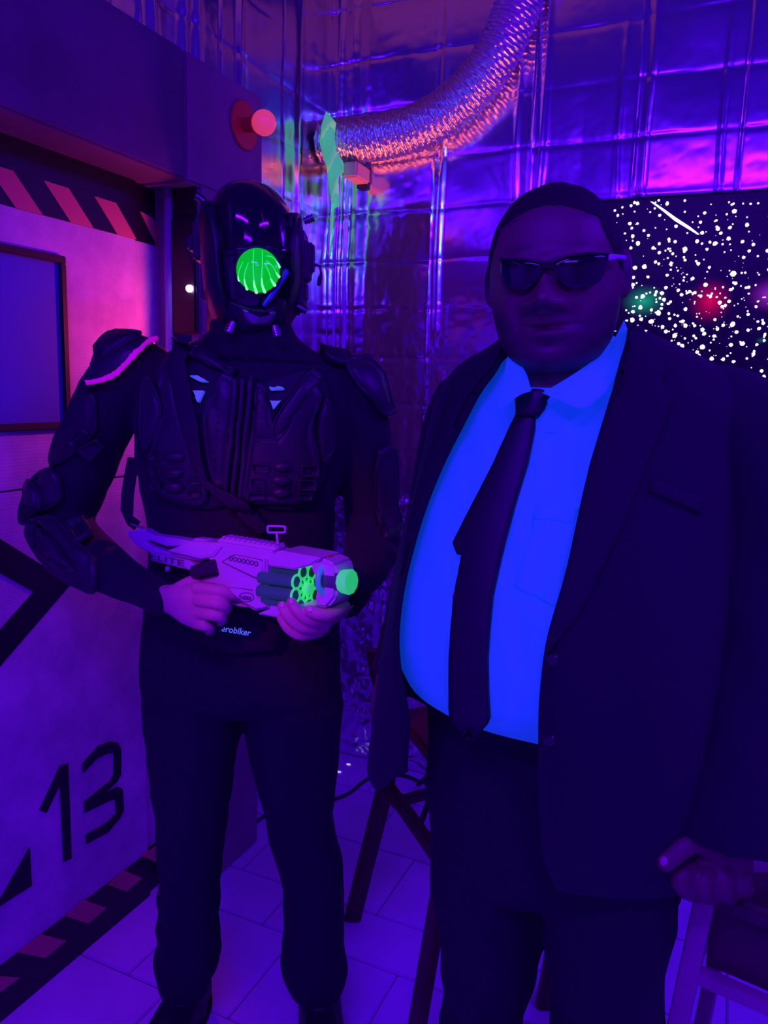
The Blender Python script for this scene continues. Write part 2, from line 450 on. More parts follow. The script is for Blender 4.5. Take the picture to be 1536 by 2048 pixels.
# ---- bunker door, with beam and pillar
def door_mat():
    m = bpy.data.materials.new('door_cardboard_paint'); m.use_nodes = True; nt = m.node_tree; b = nt.nodes['Principled BSDF']; b.inputs['Roughness'].default_value = .7
    tc = nt.nodes.new('ShaderNodeTexCoord')
    n = nt.nodes.new('ShaderNodeTexNoise'); n.inputs['Scale'].default_value = 7; n.inputs['Detail'].default_value = 8; n.inputs['Roughness'].default_value = .65
    nt.links.new(tc.outputs['Object'], n.inputs['Vector'])
    cr = nt.nodes.new('ShaderNodeValToRGB'); cr.color_ramp.elements[0].position = .35; cr.color_ramp.elements[1].position = .68
    cr.color_ramp.elements[0].color = (.42, .31, .45, 1); cr.color_ramp.elements[1].color = (.68, .57, .64, 1)
    nt.links.new(n.outputs['Fac'], cr.inputs[0]); nt.links.new(cr.outputs[0], b.inputs['Base Color'])
    w = nt.nodes.new('ShaderNodeTexWave'); w.bands_direction = 'Z'; w.inputs['Scale'].default_value = 42; w.inputs['Distortion'].default_value = .6
    nt.links.new(tc.outputs['Object'], w.inputs['Vector'])
    n2 = nt.nodes.new('ShaderNodeTexNoise'); n2.inputs['Scale'].default_value = 160; nt.links.new(tc.outputs['Object'], n2.inputs['Vector'])
    ad = nt.nodes.new('ShaderNodeMath'); ad.operation = 'MULTIPLY_ADD'; ad.inputs[1].default_value = .35
    nt.links.new(w.outputs['Fac'], ad.inputs[0]); nt.links.new(n2.outputs['Fac'], ad.inputs[2])
    bp = nt.nodes.new('ShaderNodeBump'); bp.inputs['Strength'].default_value = .25; bp.inputs['Distance'].default_value = .002
    nt.links.new(ad.outputs[0], bp.inputs['Height']); nt.links.new(bp.outputs['Normal'], b.inputs['Normal'])
    return m
m_door = door_mat()
m_blackpaint = mat('black_paint', (.012, .010, .014), .45, bump=.2, bscale=90)
m_hazard = mat('orange_hazard_paint', (.62, .24, .16), .6, var=.06)
m_panel = mat('door_window_paint', (.075, .10, .42), .75, var=.03)
m_beam = mat('beam_paint', (.115, .065, .13), .75, bump=.25, bscale=25, var=.28, vscale=5)
m_pillar = mat('pillar_paint', (.26, .15, .22), .75, bump=.2, bscale=25, var=.22, vscale=4)
m_steel = mat('blue_grey_metal', (.35, .35, .45), .4)
DY1 = onx(272, 483, XD).y
door = mk('door_1', box((XW, .1, 0), (XD, DY1, 2.0), .004), m_door, smooth=False)
tag(door, 'bunker door of painted cardboard with black 13 and hazard bands', kind='structure')
def decal(name, pts, m, off=.0, th=.004, parent=door, xp=XD):
    P = [onx(x, y, xp+off+th) for x, y in pts]; return mk(name, prism(P, Vector((-th, 0, 0))), m, parent, smooth=False)
def yz(name, pts, m, off, th, parent=door, bev=0.0, xp=XD):
    return mk(name, prism([Vector((xp+off+th, y, z)) for y, z in pts], Vector((-th, 0, 0)), bev), m, parent, smooth=False)
panelb = mk('narrow_panel', box((XW, DY1+.002, 0), (XD-.012, 1.70, 2.0), .003), m_door, door, smooth=False)
zb_t = onx(0, 408, XD).z; zb_b = onx(0, 1931, XD).z
yz('hazard_band', [(.1, zb_t), (DY1-.001, zb_t), (DY1-.001, 2.0), (.1, 2.0)], m_blackpaint, 0, .002)
yz('hazard_band', [(.1, .002), (DY1-.001, .002), (DY1-.001, zb_b), (.1, zb_b)], m_blackpaint, 0, .003)
yz('hazard_band', [(DY1+.004, zb_t), (1.64, zb_t), (1.64, 2.0), (DY1+.004, 2.0)], m_blackpaint, -.012, .002)
yz('hazard_band', [(DY1+.004, .002), (1.64, .002), (1.64, zb_b), (DY1+.004, zb_b)], m_blackpaint, -.012, .002)
s_top = onx(85, 361, XD).z
def stripe(y0, w, slant, za, zb2, off=.002, parent=door, ymax=99, xp=XD):
    pts = [(y0, za), (y0+w, za), (y0+w+slant, zb2), (y0+slant, zb2)]
    pts = [(min(y, ymax), z) for y, z in pts]; yz('hazard_stripe', pts, m_hazard, off, .002, parent, xp=xp)
sp = onx(186.7, 394, XD).y-onx(84.6, 361, XD).y; sw = onx(229.7, 406.5, XD).y-onx(186.7, 394, XD).y
ss = onx(233, 472, XD).y-onx(186.7, 394, XD).y
for q in range(-6, 2):
    stripe(onx(186.7, 394, XD).y+sp*(q-1)+sp, sw, ss, s_top, zb_t, ymax=DY1-.002) if q < 1 else None
decal('hazard_stripe', [(281, 423), (303, 434), (323, 467), (325, 503), (317, 497)], m_hazard, -.010, .002)
for pts in ([(505,1425),(578,1455),(515,1510),(440,1482)], [(345,1545),(435,1577),(358,1640),(268,1610)], [(170,1685),(270,1710),(185,1780),(75,1758)], [(-35,1852),(80,1860),(0,1920),(-130,1925)], [(575,1365),(640,1322),(705,1350),(650,1398)]):
    decal('hazard_stripe', [(x/2.032, 1040+y/2.032) for x, y in pts], m_hazard, .003, .002)
six = lambda L: [(x/2.032, 1040+y/2.032) for x, y in L]
decal('digit_one', six([(162,1180),(245,1000),(278,990),(292,1375),(260,1390),(245,1075),(190,1190)]), m_blackpaint, 0, .003)
decal('digit_three', six([(337,990),(400,920),(450,900),(480,905),(493,930),(493,1035),(475,1065),(425,1112),(480,1083),(500,1095),(505,1180),(490,1210),(440,1270),(352,1317),(350,1280),(430,1235),(473,1195),(470,1135),(450,1140),(345,1190),(345,1145),(450,1060),(463,1035),(465,950),(440,948),(395,970),(340,1028)]), m_blackpaint, 0, .003)
decal('arrow_mark', [(-120,1000),(0,1077),(143,1167),(0,1333),(-120,1470),(-120,1372),(0,1261),(68,1184),(0,1146),(-120,1080)], m_blackpaint, 0, .003)
decal('triangle_mark', six([(122,1330),(130,1487),(0,1570),(-200,1700),(-200,1790),(0,1545)]), m_blackpaint, 0, .003)
fr_r = onx(131, 690, XD).y; fz1 = onx(127, 514, XD).z; fz0 = onx(134, 857, XD).z; fw_ = .016
wp = yz('window_panel', [(.15, fz0+.01), (fr_r-.01, fz0+.01), (fr_r-.01, fz1-.01), (.15, fz1-.01)], m_panel, -.001, .004)
m_frame = mat('window_frame_wood', (.018, .008, .014), .6)
yz('window_frame', [(.15, fz1-fw_), (fr_r, fz1-fw_), (fr_r, fz1), (.15, fz1)], m_frame, 0, .012, bev=.002)
yz('window_frame', [(.15, fz0), (fr_r, fz0), (fr_r, fz0+fw_), (.15, fz0+fw_)], m_frame, 0, .012, bev=.002)
yz('window_frame', [(fr_r-fw_, fz0+fw_), (fr_r, fz0+fw_), (fr_r, fz1-fw_), (fr_r-fw_, fz1-fw_)], m_frame, 0, .012, bev=.002)
yz('board_joint', [(.1, onx(0, 985, XD).z), (DY1, onx(0, 985, XD).z), (DY1, onx(0, 985, XD).z+.003), (.1, onx(0, 985, XD).z+.003)], m_frame, 0, .0012)
BZ0, BZ1 = onx(372, 360, XP).z, onx(525, 195, XP).z; BYE = onx(526, 260, XP).y; SEAM = onx(372, 300, XP).y
PYN = onx(403, 500, XP).y
beam = mk('trim_1', box((XW, -.6, BZ0), (XP, SEAM-.003, BZ1), .006), m_beam, smooth=False); tag(beam, 'long dark purple painted lintel beam over the bunker door', kind='structure')
pil = mk('trim_2', box((XW, PYN, 0), (XP-.004, BYE-.004, BZ0+.01), .006), m_pillar, smooth=False); tag(pil, 'purple painted pillar at the right of the bunker door', kind='structure')
mk('pillar_head', box((XW, SEAM, BZ0-.002), (XP, BYE, BZ1), .006), m_pillar, pil, smooth=False)
pp = ony(338, 500, PYN-.012)
pipe = mk('trim_3', cyl((pp.x, PYN-.014, 0), (pp.x, PYN-.014, BZ0), .011, 24), m_steel); tag(pipe, 'blue grey round conduit standing between door and pillar', kind='structure')

# ---- black control box with a white light on the pillar
m_blackplastic = mat('black_plastic', (.012, .011, .014), .38)
bxL, bxR = ony(348, 550, PYN).x, XP-.008
cb = empty('control_box', ((bxL+bxR)/2, PYN, 1.5), 'black box with a small bright violet light on the pillar near face', 'light')
zc0, zc1 = ony(375, 668, PYN).z, ony(375, 436, PYN).z
mk('housing', box((bxL, PYN-.016, zc0), (bxR, PYN, zc1), .004), m_blackplastic, cb, smooth=False)
mk('top_housing', box((bxL, PYN-.010, zc1+.004), (bxR, PYN, BZ0-.004), .003), m_blackplastic, cb, smooth=False)
lp = ony(379, 577, PYN-.02)
mk('light_lens', ball(lp, .0095, 16), mat('lamp_white', (.9, .8, 1), .3, emit=(.75, .4, 1), estr=14), cb)
gl = W(456, 668, 1.95); gdir = (Vector((XD, 1.28, 1.52))-gl).normalized()  # unseen red lamp with arm and head, added to redden the door
mk('added_arm', tube([Vector((bxR-.002, PYN-.008, gl.z-.03)), Vector((XP+.03, PYN+.03, gl.z-.01)), Vector((XP+.09, PYN+.05, gl.z+.01)), gl-gdir*.055], .005, 10, steps=24), m_blackplastic, cb)
mk('added_lamp_head', cyl(gl-gdir*.06, gl-gdir*.004, .022, 24, .003, r2=.03), m_blackplastic, cb, 'auto')
spot('added_door_lamp', gl, gl+gdir, 5.0, (1.0, .045, .19), 165, .1, .008)
bd = (Vector((XD, DY1-.004, gl.z))-gl); bd.z = 0; bd.normalize(); bs = Vector((-bd.y, bd.x, 0)); bs = bs if bs.y > 0 else -bs
mk('light_blocker', obox(gl+bd*.028+bs*.012, bd*.032, bs*.001, UZ*.12), m_blackplastic, cb, smooth=False)  # plate added to keep the red light off the narrow panel

# ---- red signal lamp on the pillar head
m_reddisc = mat('red_plastic', (.62, .02, .04), .4)
lc = onx(486, 251, XP); sl = empty('signal_lamp', lc, 'round red bulb on a red disc fixed to the pillar head', 'lamp')
mk('back_plate', cyl(lc, lc+Vector((.008, 0, 0)), .061, 48, .003), m_reddisc, sl, 'auto')
mk('socket', cyl(lc+Vector((.008, 0, 0)), lc+Vector((.04, 0, 0)), .018, 24, .003, r2=.02), m_reddisc, sl, 'auto')
mk('bulb', ball(lc+Vector((.066, 0, 0)), .032, 28), mat('red_bulb_glass', (.9, .12, .2), .25, emit=(1.0, .06, .14), estr=.55), sl)

# ---- starred black backdrop on the back wall
m_backdropframe = mat('backdrop_edge', (.01, .01, .012), .5)
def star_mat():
    m = bpy.data.materials.new('star_backdrop'); m.use_nodes = True; nt = m.node_tree; b = nt.nodes['Principled BSDF']
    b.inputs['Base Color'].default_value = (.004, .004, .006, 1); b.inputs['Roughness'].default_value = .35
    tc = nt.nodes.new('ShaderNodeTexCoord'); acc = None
    for (px, py, sx, sz, col) in ((1288, 603, .075, .055, (0, .35, .17)), (1420, 603, .07, .075, (.65, .0, .03)), (1545, 590, .08, .06, (.35, .02, .6)), (1523, 681, .02, .012, (0, .10, .06)), (1300, 500, .4, .35, (.003, .0015, .016))):  # coloured light spots put into the backdrop's emission colour
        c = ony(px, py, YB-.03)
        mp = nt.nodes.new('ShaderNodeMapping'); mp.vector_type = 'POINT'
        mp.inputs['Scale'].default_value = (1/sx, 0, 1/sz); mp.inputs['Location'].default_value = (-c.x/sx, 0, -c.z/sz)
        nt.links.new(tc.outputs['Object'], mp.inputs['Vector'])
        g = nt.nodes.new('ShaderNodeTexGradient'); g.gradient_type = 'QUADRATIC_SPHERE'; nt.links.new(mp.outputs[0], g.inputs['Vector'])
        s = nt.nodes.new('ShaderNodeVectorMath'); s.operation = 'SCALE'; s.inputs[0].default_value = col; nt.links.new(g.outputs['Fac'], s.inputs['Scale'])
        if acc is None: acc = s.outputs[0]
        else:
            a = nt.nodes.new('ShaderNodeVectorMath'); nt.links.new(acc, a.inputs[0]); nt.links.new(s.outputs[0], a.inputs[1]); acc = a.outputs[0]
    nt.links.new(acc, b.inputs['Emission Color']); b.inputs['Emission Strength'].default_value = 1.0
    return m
SX0, SX1, SZ1, SZ0 = -.52, .95, ony(1378, 394, YB-.03).z, 1.18
scr = empty('star_backdrop', (.2, YB-.03, SZ0), 'wide black backdrop with glowing white stars and painted-in colour glows behind the suited man', 'backdrop')
mk('backdrop', box((SX0, YB-.035, SZ0), (SX1, YB-.012, SZ1)), star_mat(), scr, smooth=False)
mk('frame', joinVF(box((SX0-.01, YB-.037, SZ1), (SX1+.01, YB-.012, SZ1+.008)), box((SX0-.01, YB-.037, SZ0-.01), (SX1+.01, YB-.012, SZ0)), box((SX0-.01, YB-.037, SZ0), (SX0, YB-.012, SZ1)), box((SX1, YB-.037, SZ0), (SX1+.01, YB-.012, SZ1))), m_backdropframe, scr, smooth=False)
m_star = mat('star_light', (.9, .9, .8), .5, emit=(1.0, .97, .82), estr=1.3)
hand_stars = [(410,245,17),(667,247,16),(818,222,11),(602,347,13),(818,318,10),(742,442,16),(968,500,16),(240,348,13),(215,308,11),(355,265,12),(385,317,8),(345,420,16),(362,458,13),(410,420,11),(465,480,12),(505,520,13),(368,528,16),(415,590,19),(352,630,13),(545,630,14),(598,670,14),(735,575,14),(820,640,20),(1245,312,20),(1355,430,16),(1208,455,15),(1105,465,17),(1080,590,20),(1195,550,18),(1010,640,13),(925,572,15),(955,407,13),(1090,392,11),(990,328,13),(1035,580,13),(390,800,20),(470,790,20),(565,750,14),(700,760,14),(820,735,13),(935,765,16),(1030,797,14),(1235,850,24),(1325,712,15),(1375,655,14),(1410,600,13),(1315,575,15),(500,880,14),(665,865,14),(375,885,15),(345,905,13),(320,872,14),(370,948,17),(455,1047,18),(400,1055,13),(620,1020,17),(640,1075,18),(655,972,15),(563,1035,14),(760,995,14),(790,1033,15),(860,1005,14),(905,1015,15),(955,1045,14),(1040,1048,14),(1120,1100,18),(1140,1135,15),(1200,1090,14),(1215,990,15),(1370,970,14),(1255,935,15),(590,1190,22),(530,1165,13),(370,1180,16),(365,1250,20),(443,1245,16),(530,1265,22),(735,1300,15),(825,1300,18),(800,1262,17),(970,1335,18),(985,1370,17),(730,1388,22),(655,1350,17),(640,1435,14),(765,1455,15),(795,1475,17),(970,1485,22),(925,1530,16),(940,1555,14),(1050,1585,17),(1150,1590,16),(1240,1610,14),(1315,1455,20),(1265,1355,16),(1230,1290,22),(1150,1297,16),(1100,1330,15),(1365,1340,14),(1495,1280,14),(1460,1325,14),(1410,1545,17),(1480,1690,16),(1500,1740,15),(1270,1695,14),(1370,1720,14),(1205,1665,12),(1435,1750,12)]
starV = []
def star_at(px, py, rpx):
    c = ony(px, py, YB-.0355); r = rpx*2.75/FPX; k = RNG.integers(5, 8); a0 = RNG.uniform(0, 6)
    pts = [Vector((c.x+r*RNG.uniform(.75, 1.1)*math.cos(a0+6.283*i/k), YB-.0352, c.z+r*RNG.uniform(.75, 1.1)*math.sin(a0+6.283*i/k))) for i in range(int(k))]
    starV.append(prism(pts, Vector((0, -.0016, 0))))
for x, y, r in hand_stars: star_at(1180+x/4.315, 350+y/4.315, r/4.315*.92)
for q in range(520):
    px = RNG.uniform(1225, 1640); py = RNG.uniform(400, 800)
    if q % 3 == 0: py = RNG.normal(640, 60); py = min(max(py, 400), 800)
    star_at(px, py, abs(RNG.normal(1.1, .9))+.4)
for q in range(900):
    c = Vector((RNG.uniform(SX0+.02, .93), 0, RNG.uniform(SZ0+.02, SZ1-.02)))
    if SX0+.1 < c.x < .33 and c.z > ony(1400, 760, YB-.035).z: continue; x, y = proj((c.x, YB-.035, c.z)); star_at(x, y, abs(RNG.normal(1, .8))+.4)
so = mk('star_dots', joinVF(*starV), m_star, scr, smooth=False); so['kind'] = 'stuff'
mk('comet', prism([Vector((ony(1180+x/4.315, 350+y/4.315, YB-.0355).x, YB-.0352, ony(1180+x/4.315, 350+y/4.315, YB-.0355).z)) for x, y in [(520,230),(545,232),(640,295),(745,370),(860,445),(945,512),(930,516),(840,462),(730,395),(620,305)]], Vector((0, -.002, 0))), m_star, scr, smooth=False)

# ---- foil duct in the corner
def duct_mat():
    m = bpy.data.materials.new('duct_foil'); m.use_nodes = True; nt = m.node_tree; b = nt.nodes['Principled BSDF']
    b.inputs['Base Color'].default_value = (.78, .76, .8, 1); b.inputs['Metallic'].default_value = 1; b.inputs['Roughness'].default_value = .30
    tc = nt.nodes.new('ShaderNodeTexCoord'); n = nt.nodes.new('ShaderNodeTexNoise'); n.inputs['Scale'].default_value = 110; n.inputs['Detail'].default_value = 3
    nt.links.new(tc.outputs['Object'], n.inputs['Vector']); bp = nt.nodes.new('ShaderNodeBump'); bp.inputs['Strength'].default_value = .8; bp.inputs['Distance'].default_value = .004
    nt.links.new(n.outputs['Fac'], bp.inputs['Height']); nt.links.new(bp.outputs['Normal'], b.inputs['Normal']); return m
DYC = YB-.085
dpts = [ony(x, y, DYC) for x, y in ((625,284),(665,284),(710,281),(760,274),(815,261),(868,238),(915,205),(958,160),(995,105),(1025,40),(1048,-30),(1064,-110),(1072,-190))]
dp = catmull([(*p,) for p in dpts], 640)
dp = [p for p in dp if p.z < CZ-.01 and p.x > XW+.02]
def duct():
    n = 56; rings = []; u = None; L = 0
    for i, p in enumerate(dp):
        t = (dp[min(i+1, len(dp)-1)]-dp[max(i-1, 0)]).normalized()
        if i: L += (p-dp[i-1]).length
        if u is None: u = Vector((0, -1, 0))
        u = (u-t*u.dot(t)).normalized(); v = t.cross(u)
        ph = (L/.0125) % 1.0; prof = 1-abs(2*ph-1)**1.6
        r0 = .066 + .0065*prof; rg = []
        for k in range(n):
            a = 2*math.pi*k/n; j = .0022*math.sin(a*9+L*310)+.0014*math.sin(a*17-L*140)
            rg.append(p+(u*math.cos(a)+v*math.sin(a))*(r0+j))
        rings.append(rg)
    return loft(rings)
dct = mk('foil_duct', duct(), duct_mat()); tag(dct, 'crinkled silver ventilation duct curving up along the foil wall', 'duct')
bc = ony(706, 335, YB-.10)-UZ*.012
br = empty('duct_bracket', (bc.x, YB-.05, bc.z), 'small pale block holding the silver duct in the corner', 'bracket')
mk('block', box((bc.x-.028, YB-.125, bc.z-.026), (bc.x+.028, YB-.02, bc.z+.026), .006), mat('bracket_plastic', (.7, .45, .42), .5), br, 'auto')
mk('arm', box((bc.x-.02, YB-.03, bc.z-.04), (bc.x+.02, YB-.004, bc.z+.012), .002), m_blackplastic, br, smooth=False)

# ---- torn glow-green strip over the duct
m_green = mat('glow_green_cloth', (.25, .9, .35), .7, emit=(.10, .75, .28), estr=.38)
def ribbon(A, B, d_of, th=.003, n=40, m=5):
    A = resample2(A, n, False); B = resample2(B, n, False); top = []; bot = []
    for i in range(n):
        for j in range(m):
            t = j/(m-1); px = A[i][0]*(1-t)+B[i][0]*t; py = A[i][1]*(1-t)+B[i][1]*t
            y = d_of(i/(n-1)) + .010*math.sin(t*5+i*.7); p = ony(px, py, y); top.append(p); bot.append(p+Vector((0, th, 0)))
    V = top+bot; N = n*m; Fc = []
    for i in range(n-1):
        for j in range(m-1):
            a = i*m+j; Fc += [(a, a+1, a+m+1, a+m), (N+a, N+a+m, N+a+m+1, N+a+1)]
        for j in (0, m-1):
            a = i*m+j; Fc.append((a, a+m, N+a+m, N+a))
    for j in range(m-1):
        for i in (0, n-1):
            a = i*m+j; Fc.append((a, a+1, N+a+1, N+a))
    return V, Fc
gs = mk('torn_strip', ribbon([(652,222),(643,250),(639,285),(645,310),(653,335),(657,370),(663,405),(660,440),(660,470),(658,510)], [(657,228),(672,245),(668,270),(671,300),(687,325),(686,345),(675,352),(677,385),(679,412),(668,415),(665,460),(661,512)], lambda t: YB-.178+.03*t), m_green)
tag(gs, 'torn fluorescent green strip hanging over the left end of the duct', 'streamer')

# ---- red stage lamp behind the suited man, lighting the duct from below
m_dark = mat('lamp_black', (.015, .015, .018), .45)
LT = ony(905, 1130, YB-.22); LB = Vector((LT.x, LT.y, 0)); AIM = (ony(905, 215, YB-.11)-LT).normalized()
rl = empty('stage_lamp', LB, 'black stage lamp with red light on a stand behind the suited man', 'lamp')
mk('can', cyl(LT-AIM*.10, LT+AIM*.06, .06, 32, .006), m_dark, rl, 'auto')
mk('lens', cyl(LT+AIM*.055, LT+AIM*.0615, .052, 32), mat('red_lens', (.5, .02, .01), .3, emit=(1, .1, .02), estr=12), rl, 'auto')
mk('pole', cyl((LB.x, LB.y, .02), (LB.x, LB.y, .93), .014, 16), m_dark, rl, 'auto')
for a in range(3): mk('leg', bar((LB.x, LB.y, .18), (LB.x+.16*math.cos(a*2.094+.4), LB.y+.16*math.sin(a*2.094+.4), .012), .02, .012), m_dark, rl, smooth=False)
spot('stage_lamp_beam', LT+AIM*.07, LT+AIM*1.5, 72, (1.0, .13, .02), 46, .5, .03)

# ---- blacklight fixtures and magenta spotlight out of the picture
m_white = mat('fixture_enamel', (.7, .7, .72), .5)
for (p, t, k), wd_ in zip(TUBES, ('above the suited man behind the camera', 'above the photographer', 'near the right wall')):
    f = empty('blacklight_fixture', p, 'ceiling blacklight tube fixture '+wd_, 'light', 'ceiling blacklights')
    mk('housing', box((p[0]-.63, p[1]-.07, p[2]+.02), (p[0]+.63, p[1]+.07, CZ-.001), .004), m_white, f, smooth=False)
    mk('tube', cyl((p[0]-.6, p[1], p[2]+.006), (p[0]+.6, p[1], p[2]+.006), .013, 16), mat('blacklight_tube', (.1, .02, .3), .3, emit=(.35, .05, 1), estr=3.5), f)
mp_ = Vector(MAG_POS); ma = (Vector(MAG_TGT)-mp_).normalized()
ms = empty('magenta_spotlight', (mp_.x, mp_.y, CZ), 'small magenta spotlight hung from the ceiling left of the photographer', 'light')
mk('can', cyl(mp_-ma*.16, mp_-ma*.012, .055, 28, .005), m_dark, ms, 'auto')
mk('yoke', bar(mp_-ma*.08, (mp_.x, mp_.y-.05, CZ), .02, .01), m_dark, ms, smooth=False)

gp_ = Vector(GRN_POS); gd_ = (Vector(GRN_TGT)-gp_).normalized()  # can and yoke around the added green lamp
gs_ = empty('added_green_spotlight', (gp_.x, gp_.y, CZ), 'small green spotlight added out of view to give green glints', 'light')
mk('can', cyl(gp_-gd_*.14, gp_-gd_*.012, .045, 28, .005), m_dark, gs_, 'auto')
mk('yoke', bar(gp_-gd_*.07, (gp_.x, gp_.y-.04, CZ), .02, .01), m_dark, gs_, smooth=False)

# ---- cable and small glowing specks on the floor
m_cable = mat('black_cable', (.012, .010, .014), .5)
cp = [onz(x, y) for x, y in ((470,1690),(515,1645),(560,1618),(610,1608),(665,1602),(700,1588),(722,1570),(745,1557),(790,1553),(815,1556),(845,1567),(900,1575),(960,1570))]
cb2 = mk('power_cable', tube([p+Vector((0, 0, .0065)) for p in cp], .006, 10, steps=90), m_cable); tag(cb2, 'thin black cable snaking over the tiles near the back wall', 'cable')
m_speck = mat('glow_speck', (.8, .8, .75), .6, emit=(.9, .85, .8), estr=.55)
for (x, y), lb in zip(((697, 1529), (678, 1544)), ('tiny white speck on the floor nearer the back wall', 'tiny white speck on the floor beside the armoured person')):
    c = onz(x, y); s = mk('floor_speck', prism([c+Vector((.009*math.cos(a), .006*math.sin(a), .0005)) for a in (0, .9, 2.0, 3.2, 4.1, 5.3)], Vector((0, 0, .0015))), m_speck, smooth=False); tag(s, lb, 'speck', 'glowing specks on the floor')  # white glowing spots, built as thin raised discs

# ================================================================== the armoured person
D1 = 1.565
m_skin1 = mat('skin_light', (.62, .36, .33), .5, bump=.12, bscale=220, var=.08, vscale=30)
m_nail = mat('nail', (.75, .5, .5), .3)
m_blackcloth = mat('black_knit', (.013, .013, .020), .85, bump=.3, bscale=300, sheen=.05)
m_trouser = mat('black_twill', (.011, .012, .019), .9, bump=.4, bscale=120)
m_boot = mat('black_leather', (.012, .012, .016), .5, bump=.3, bscale=80)
m_armor = mat('armour_plastic', (.030, .026, .036), .42, bump=.15, bscale=200)
m_armor2 = mat('armour_plastic_dark', (.020, .018, .026), .5)
m_strap = mat('black_webbing', (.016, .015, .022), .75, bump=.5, bscale=260)
m_gloss = mat('helmet_gloss', (.010, .009, .012), .07, coat=.6)
m_rubber = mat('helmet_matte', (.018, .017, .024), .4, bump=.1, bscale=120)
m_bolt = mat('chrome_bolt', (.6, .6, .65), .25, metal=1)
m_tshirt = mat('glow_shirt_print', (.5, .6, .9), .7, emit=(.05, .16, .85), estr=.35)
p1 = empty('person', (W(490, 1500, D1).x, W(490, 1500, D1).y, 0), 'person in black armour and glossy helmet with green lens, holding a toy blaster', 'person')

def fold(V, seed, amp, sc=(18, 18, 9)):
    r = np.random.default_rng(seed); a = np.array([tuple(v) for v in V[0]])
    ph = r.uniform(0, 6.28, (5, 3)); k = r.uniform(.6, 1.6, (5, 3))*np.array(sc); h = np.zeros(len(a))
    for i in range(5): h += np.sin((a*k[i]).sum(1)+ph[i, 0]) * np.cos((a*k[i][::-1]).sum(1)*.7+ph[i, 1])
    h = np.abs(h/2.2); c = a.mean(0); d = a-c; d[:, 2] = 0; d /= np.maximum(np.linalg.norm(d, axis=1), 1e-6)[:, None]
    return [Vector(p) for p in a - d*(h*amp)[:, None]], V[1]

# trousers
pelvis = [(1205,290,672,D1,.105,.12),(1235,284,677,D1,.108,.12),(1270,279,682,D1,.11,.125),(1330,275,683,D1,.112,.13),(1375,278,686,D1,.112,.13),(1398,281,687,D1,.104,.12),(1412,292,680,D1,.08,.10)]
legL = [(1400,279,486,D1,.10,.11),(1450,284,485,D1,.097,.10),(1500,291,475,D1,.093,.095),(1556,297,466,D1,.088),(1600,302,460,D1,.085),(1662,310,453,D1,.08),(1753,312,441,D1,.074),(1830,311,437,D1,.073),(1879,308,438,D1,.073),(1907,304,443,D1,.075),(1938,309,431,D1,.07),(1962,315,419,D1,.06),(1980,322,414,D1,.055)]
legR = [(1400,487,688,D1,.10,.11),(1461,487,684,D1,.097,.10),(1524,501,678,D1,.092,.095),(1583,518,671,D1,.087),(1627,531,667,D1,.082),(1675,540,674,D1,.078),(1718,553,686,D1,.075),(1770,566,688,D1,.072),(1832,570,690,D1,.072),(1887,564,688,D1,.073),(1915,562,692,D1,.074),(1942,568,697,D1,.073),(1966,580,690,D1,.066),(1982,588,684,D1,.056)]
tr = remesh(joinVF(body_loft(pelvis, n=36), body_loft(legL, n=28), body_loft(legR, n=28)), .007, 3)
tr = fold(tr, 3, .006, (14, 14, 22))
trousers = mk('trousers', tr, m_trouser, p1)
# boots
for nm, bx, tx in (('l', (372, 1990), 358), ('r', (640, 1992), 646)):
    w0 = 42
    sh = [(1945, bx[0]-38, bx[0]+38, D1, .05), (1985, bx[0]-40, bx[0]+41, D1, .052), (2040, bx[0]-44, bx[0]+44, D1, .056)]
    rs = []
    for r_ in sh:
        z = zat(bx[0], r_[0], D1); rs.append(ring(z, *r_[1:], n=24))
    c0 = sum(rs[-1], Vector())/24; fwd = (-HF + HR*(-.22 if nm == 'l' else .2)).normalized(); sd = fwd.cross(UZ)
    ankle = loft(rs+[ell(Vector((c0.x, c0.y, .04)), sd*.052, -fwd*.06, 24)])
    foot = loft([ell(Vector((c0.x, c0.y, 0))+fwd*a+UZ*(h/2+.001), sd*w_, UZ*(h/2), 24, 2.6) for a, w_, h in ((-.075,.02,.05),(-.065,.036,.09),(0,.044,.10),(.07,.046,.085),(.13,.05,.07),(.18,.046,.058),(.205,.03,.045))])
    b = mk('boot', remesh(joinVF(ankle, foot), .006, 3), m_boot, p1)
    mk('sole', loft([ell(Vector((c0.x, c0.y, 0))+fwd*.062+UZ*h, sd*.052, fwd*.146, 32, 2.8) for h in (0.0005, .018)]), mat('boot_sole', (.01, .01, .01), .8), b, 'auto')

# upper body: torso and sleeves
torso = [(655,428,580,D1,.075,.09),(675,418,590,D1,.08,.095),(692,395,612,D1,.085,.10),(708,350,645,D1,.09,.11),(725,305,686,D1,.097,.115),(750,282,704,D1,.105,.12),(800,268,712,D1,.115,.125),(860,263,703,D1,.12,.125),(920,268,692,D1,.12,.12),(980,278,678,D1,.115,.115),(1060,294,669,D1,.11,.11),(1130,292,672,D1,.11,.115),(1200,286,678,D1,.112,.12),(1262,281,682,D1,.114,.125)]
armR_p = [(282,745,D1+.01),(238,772,D1+.01),(205,830,D1+.015),(178,900,D1+.03),(146,985,D1+.045),(126,1045,D1+.04),(150,1090,D1),(198,1128,1.50),(250,1160,1.45),(298,1187,1.41),(322,1200,1.395)]
armR_r = [66, 67, 66, 64, 60, 58, 60, 54, 44, 37, 33]
armL_p = [(668,762,D1+.01),(708,790,D1+.01),(722,850,D1+.015),(730,920,D1+.03),(742,990,D1+.045),(748,1050,D1+.04),(745,1095,D1),(738,1120,1.50),(722,1150,1.43),(706,1185,1.375),(696,1205,1.35)]
armL_r = [60, 62, 60, 58, 56, 57, 58, 54, 46, 38, 34]
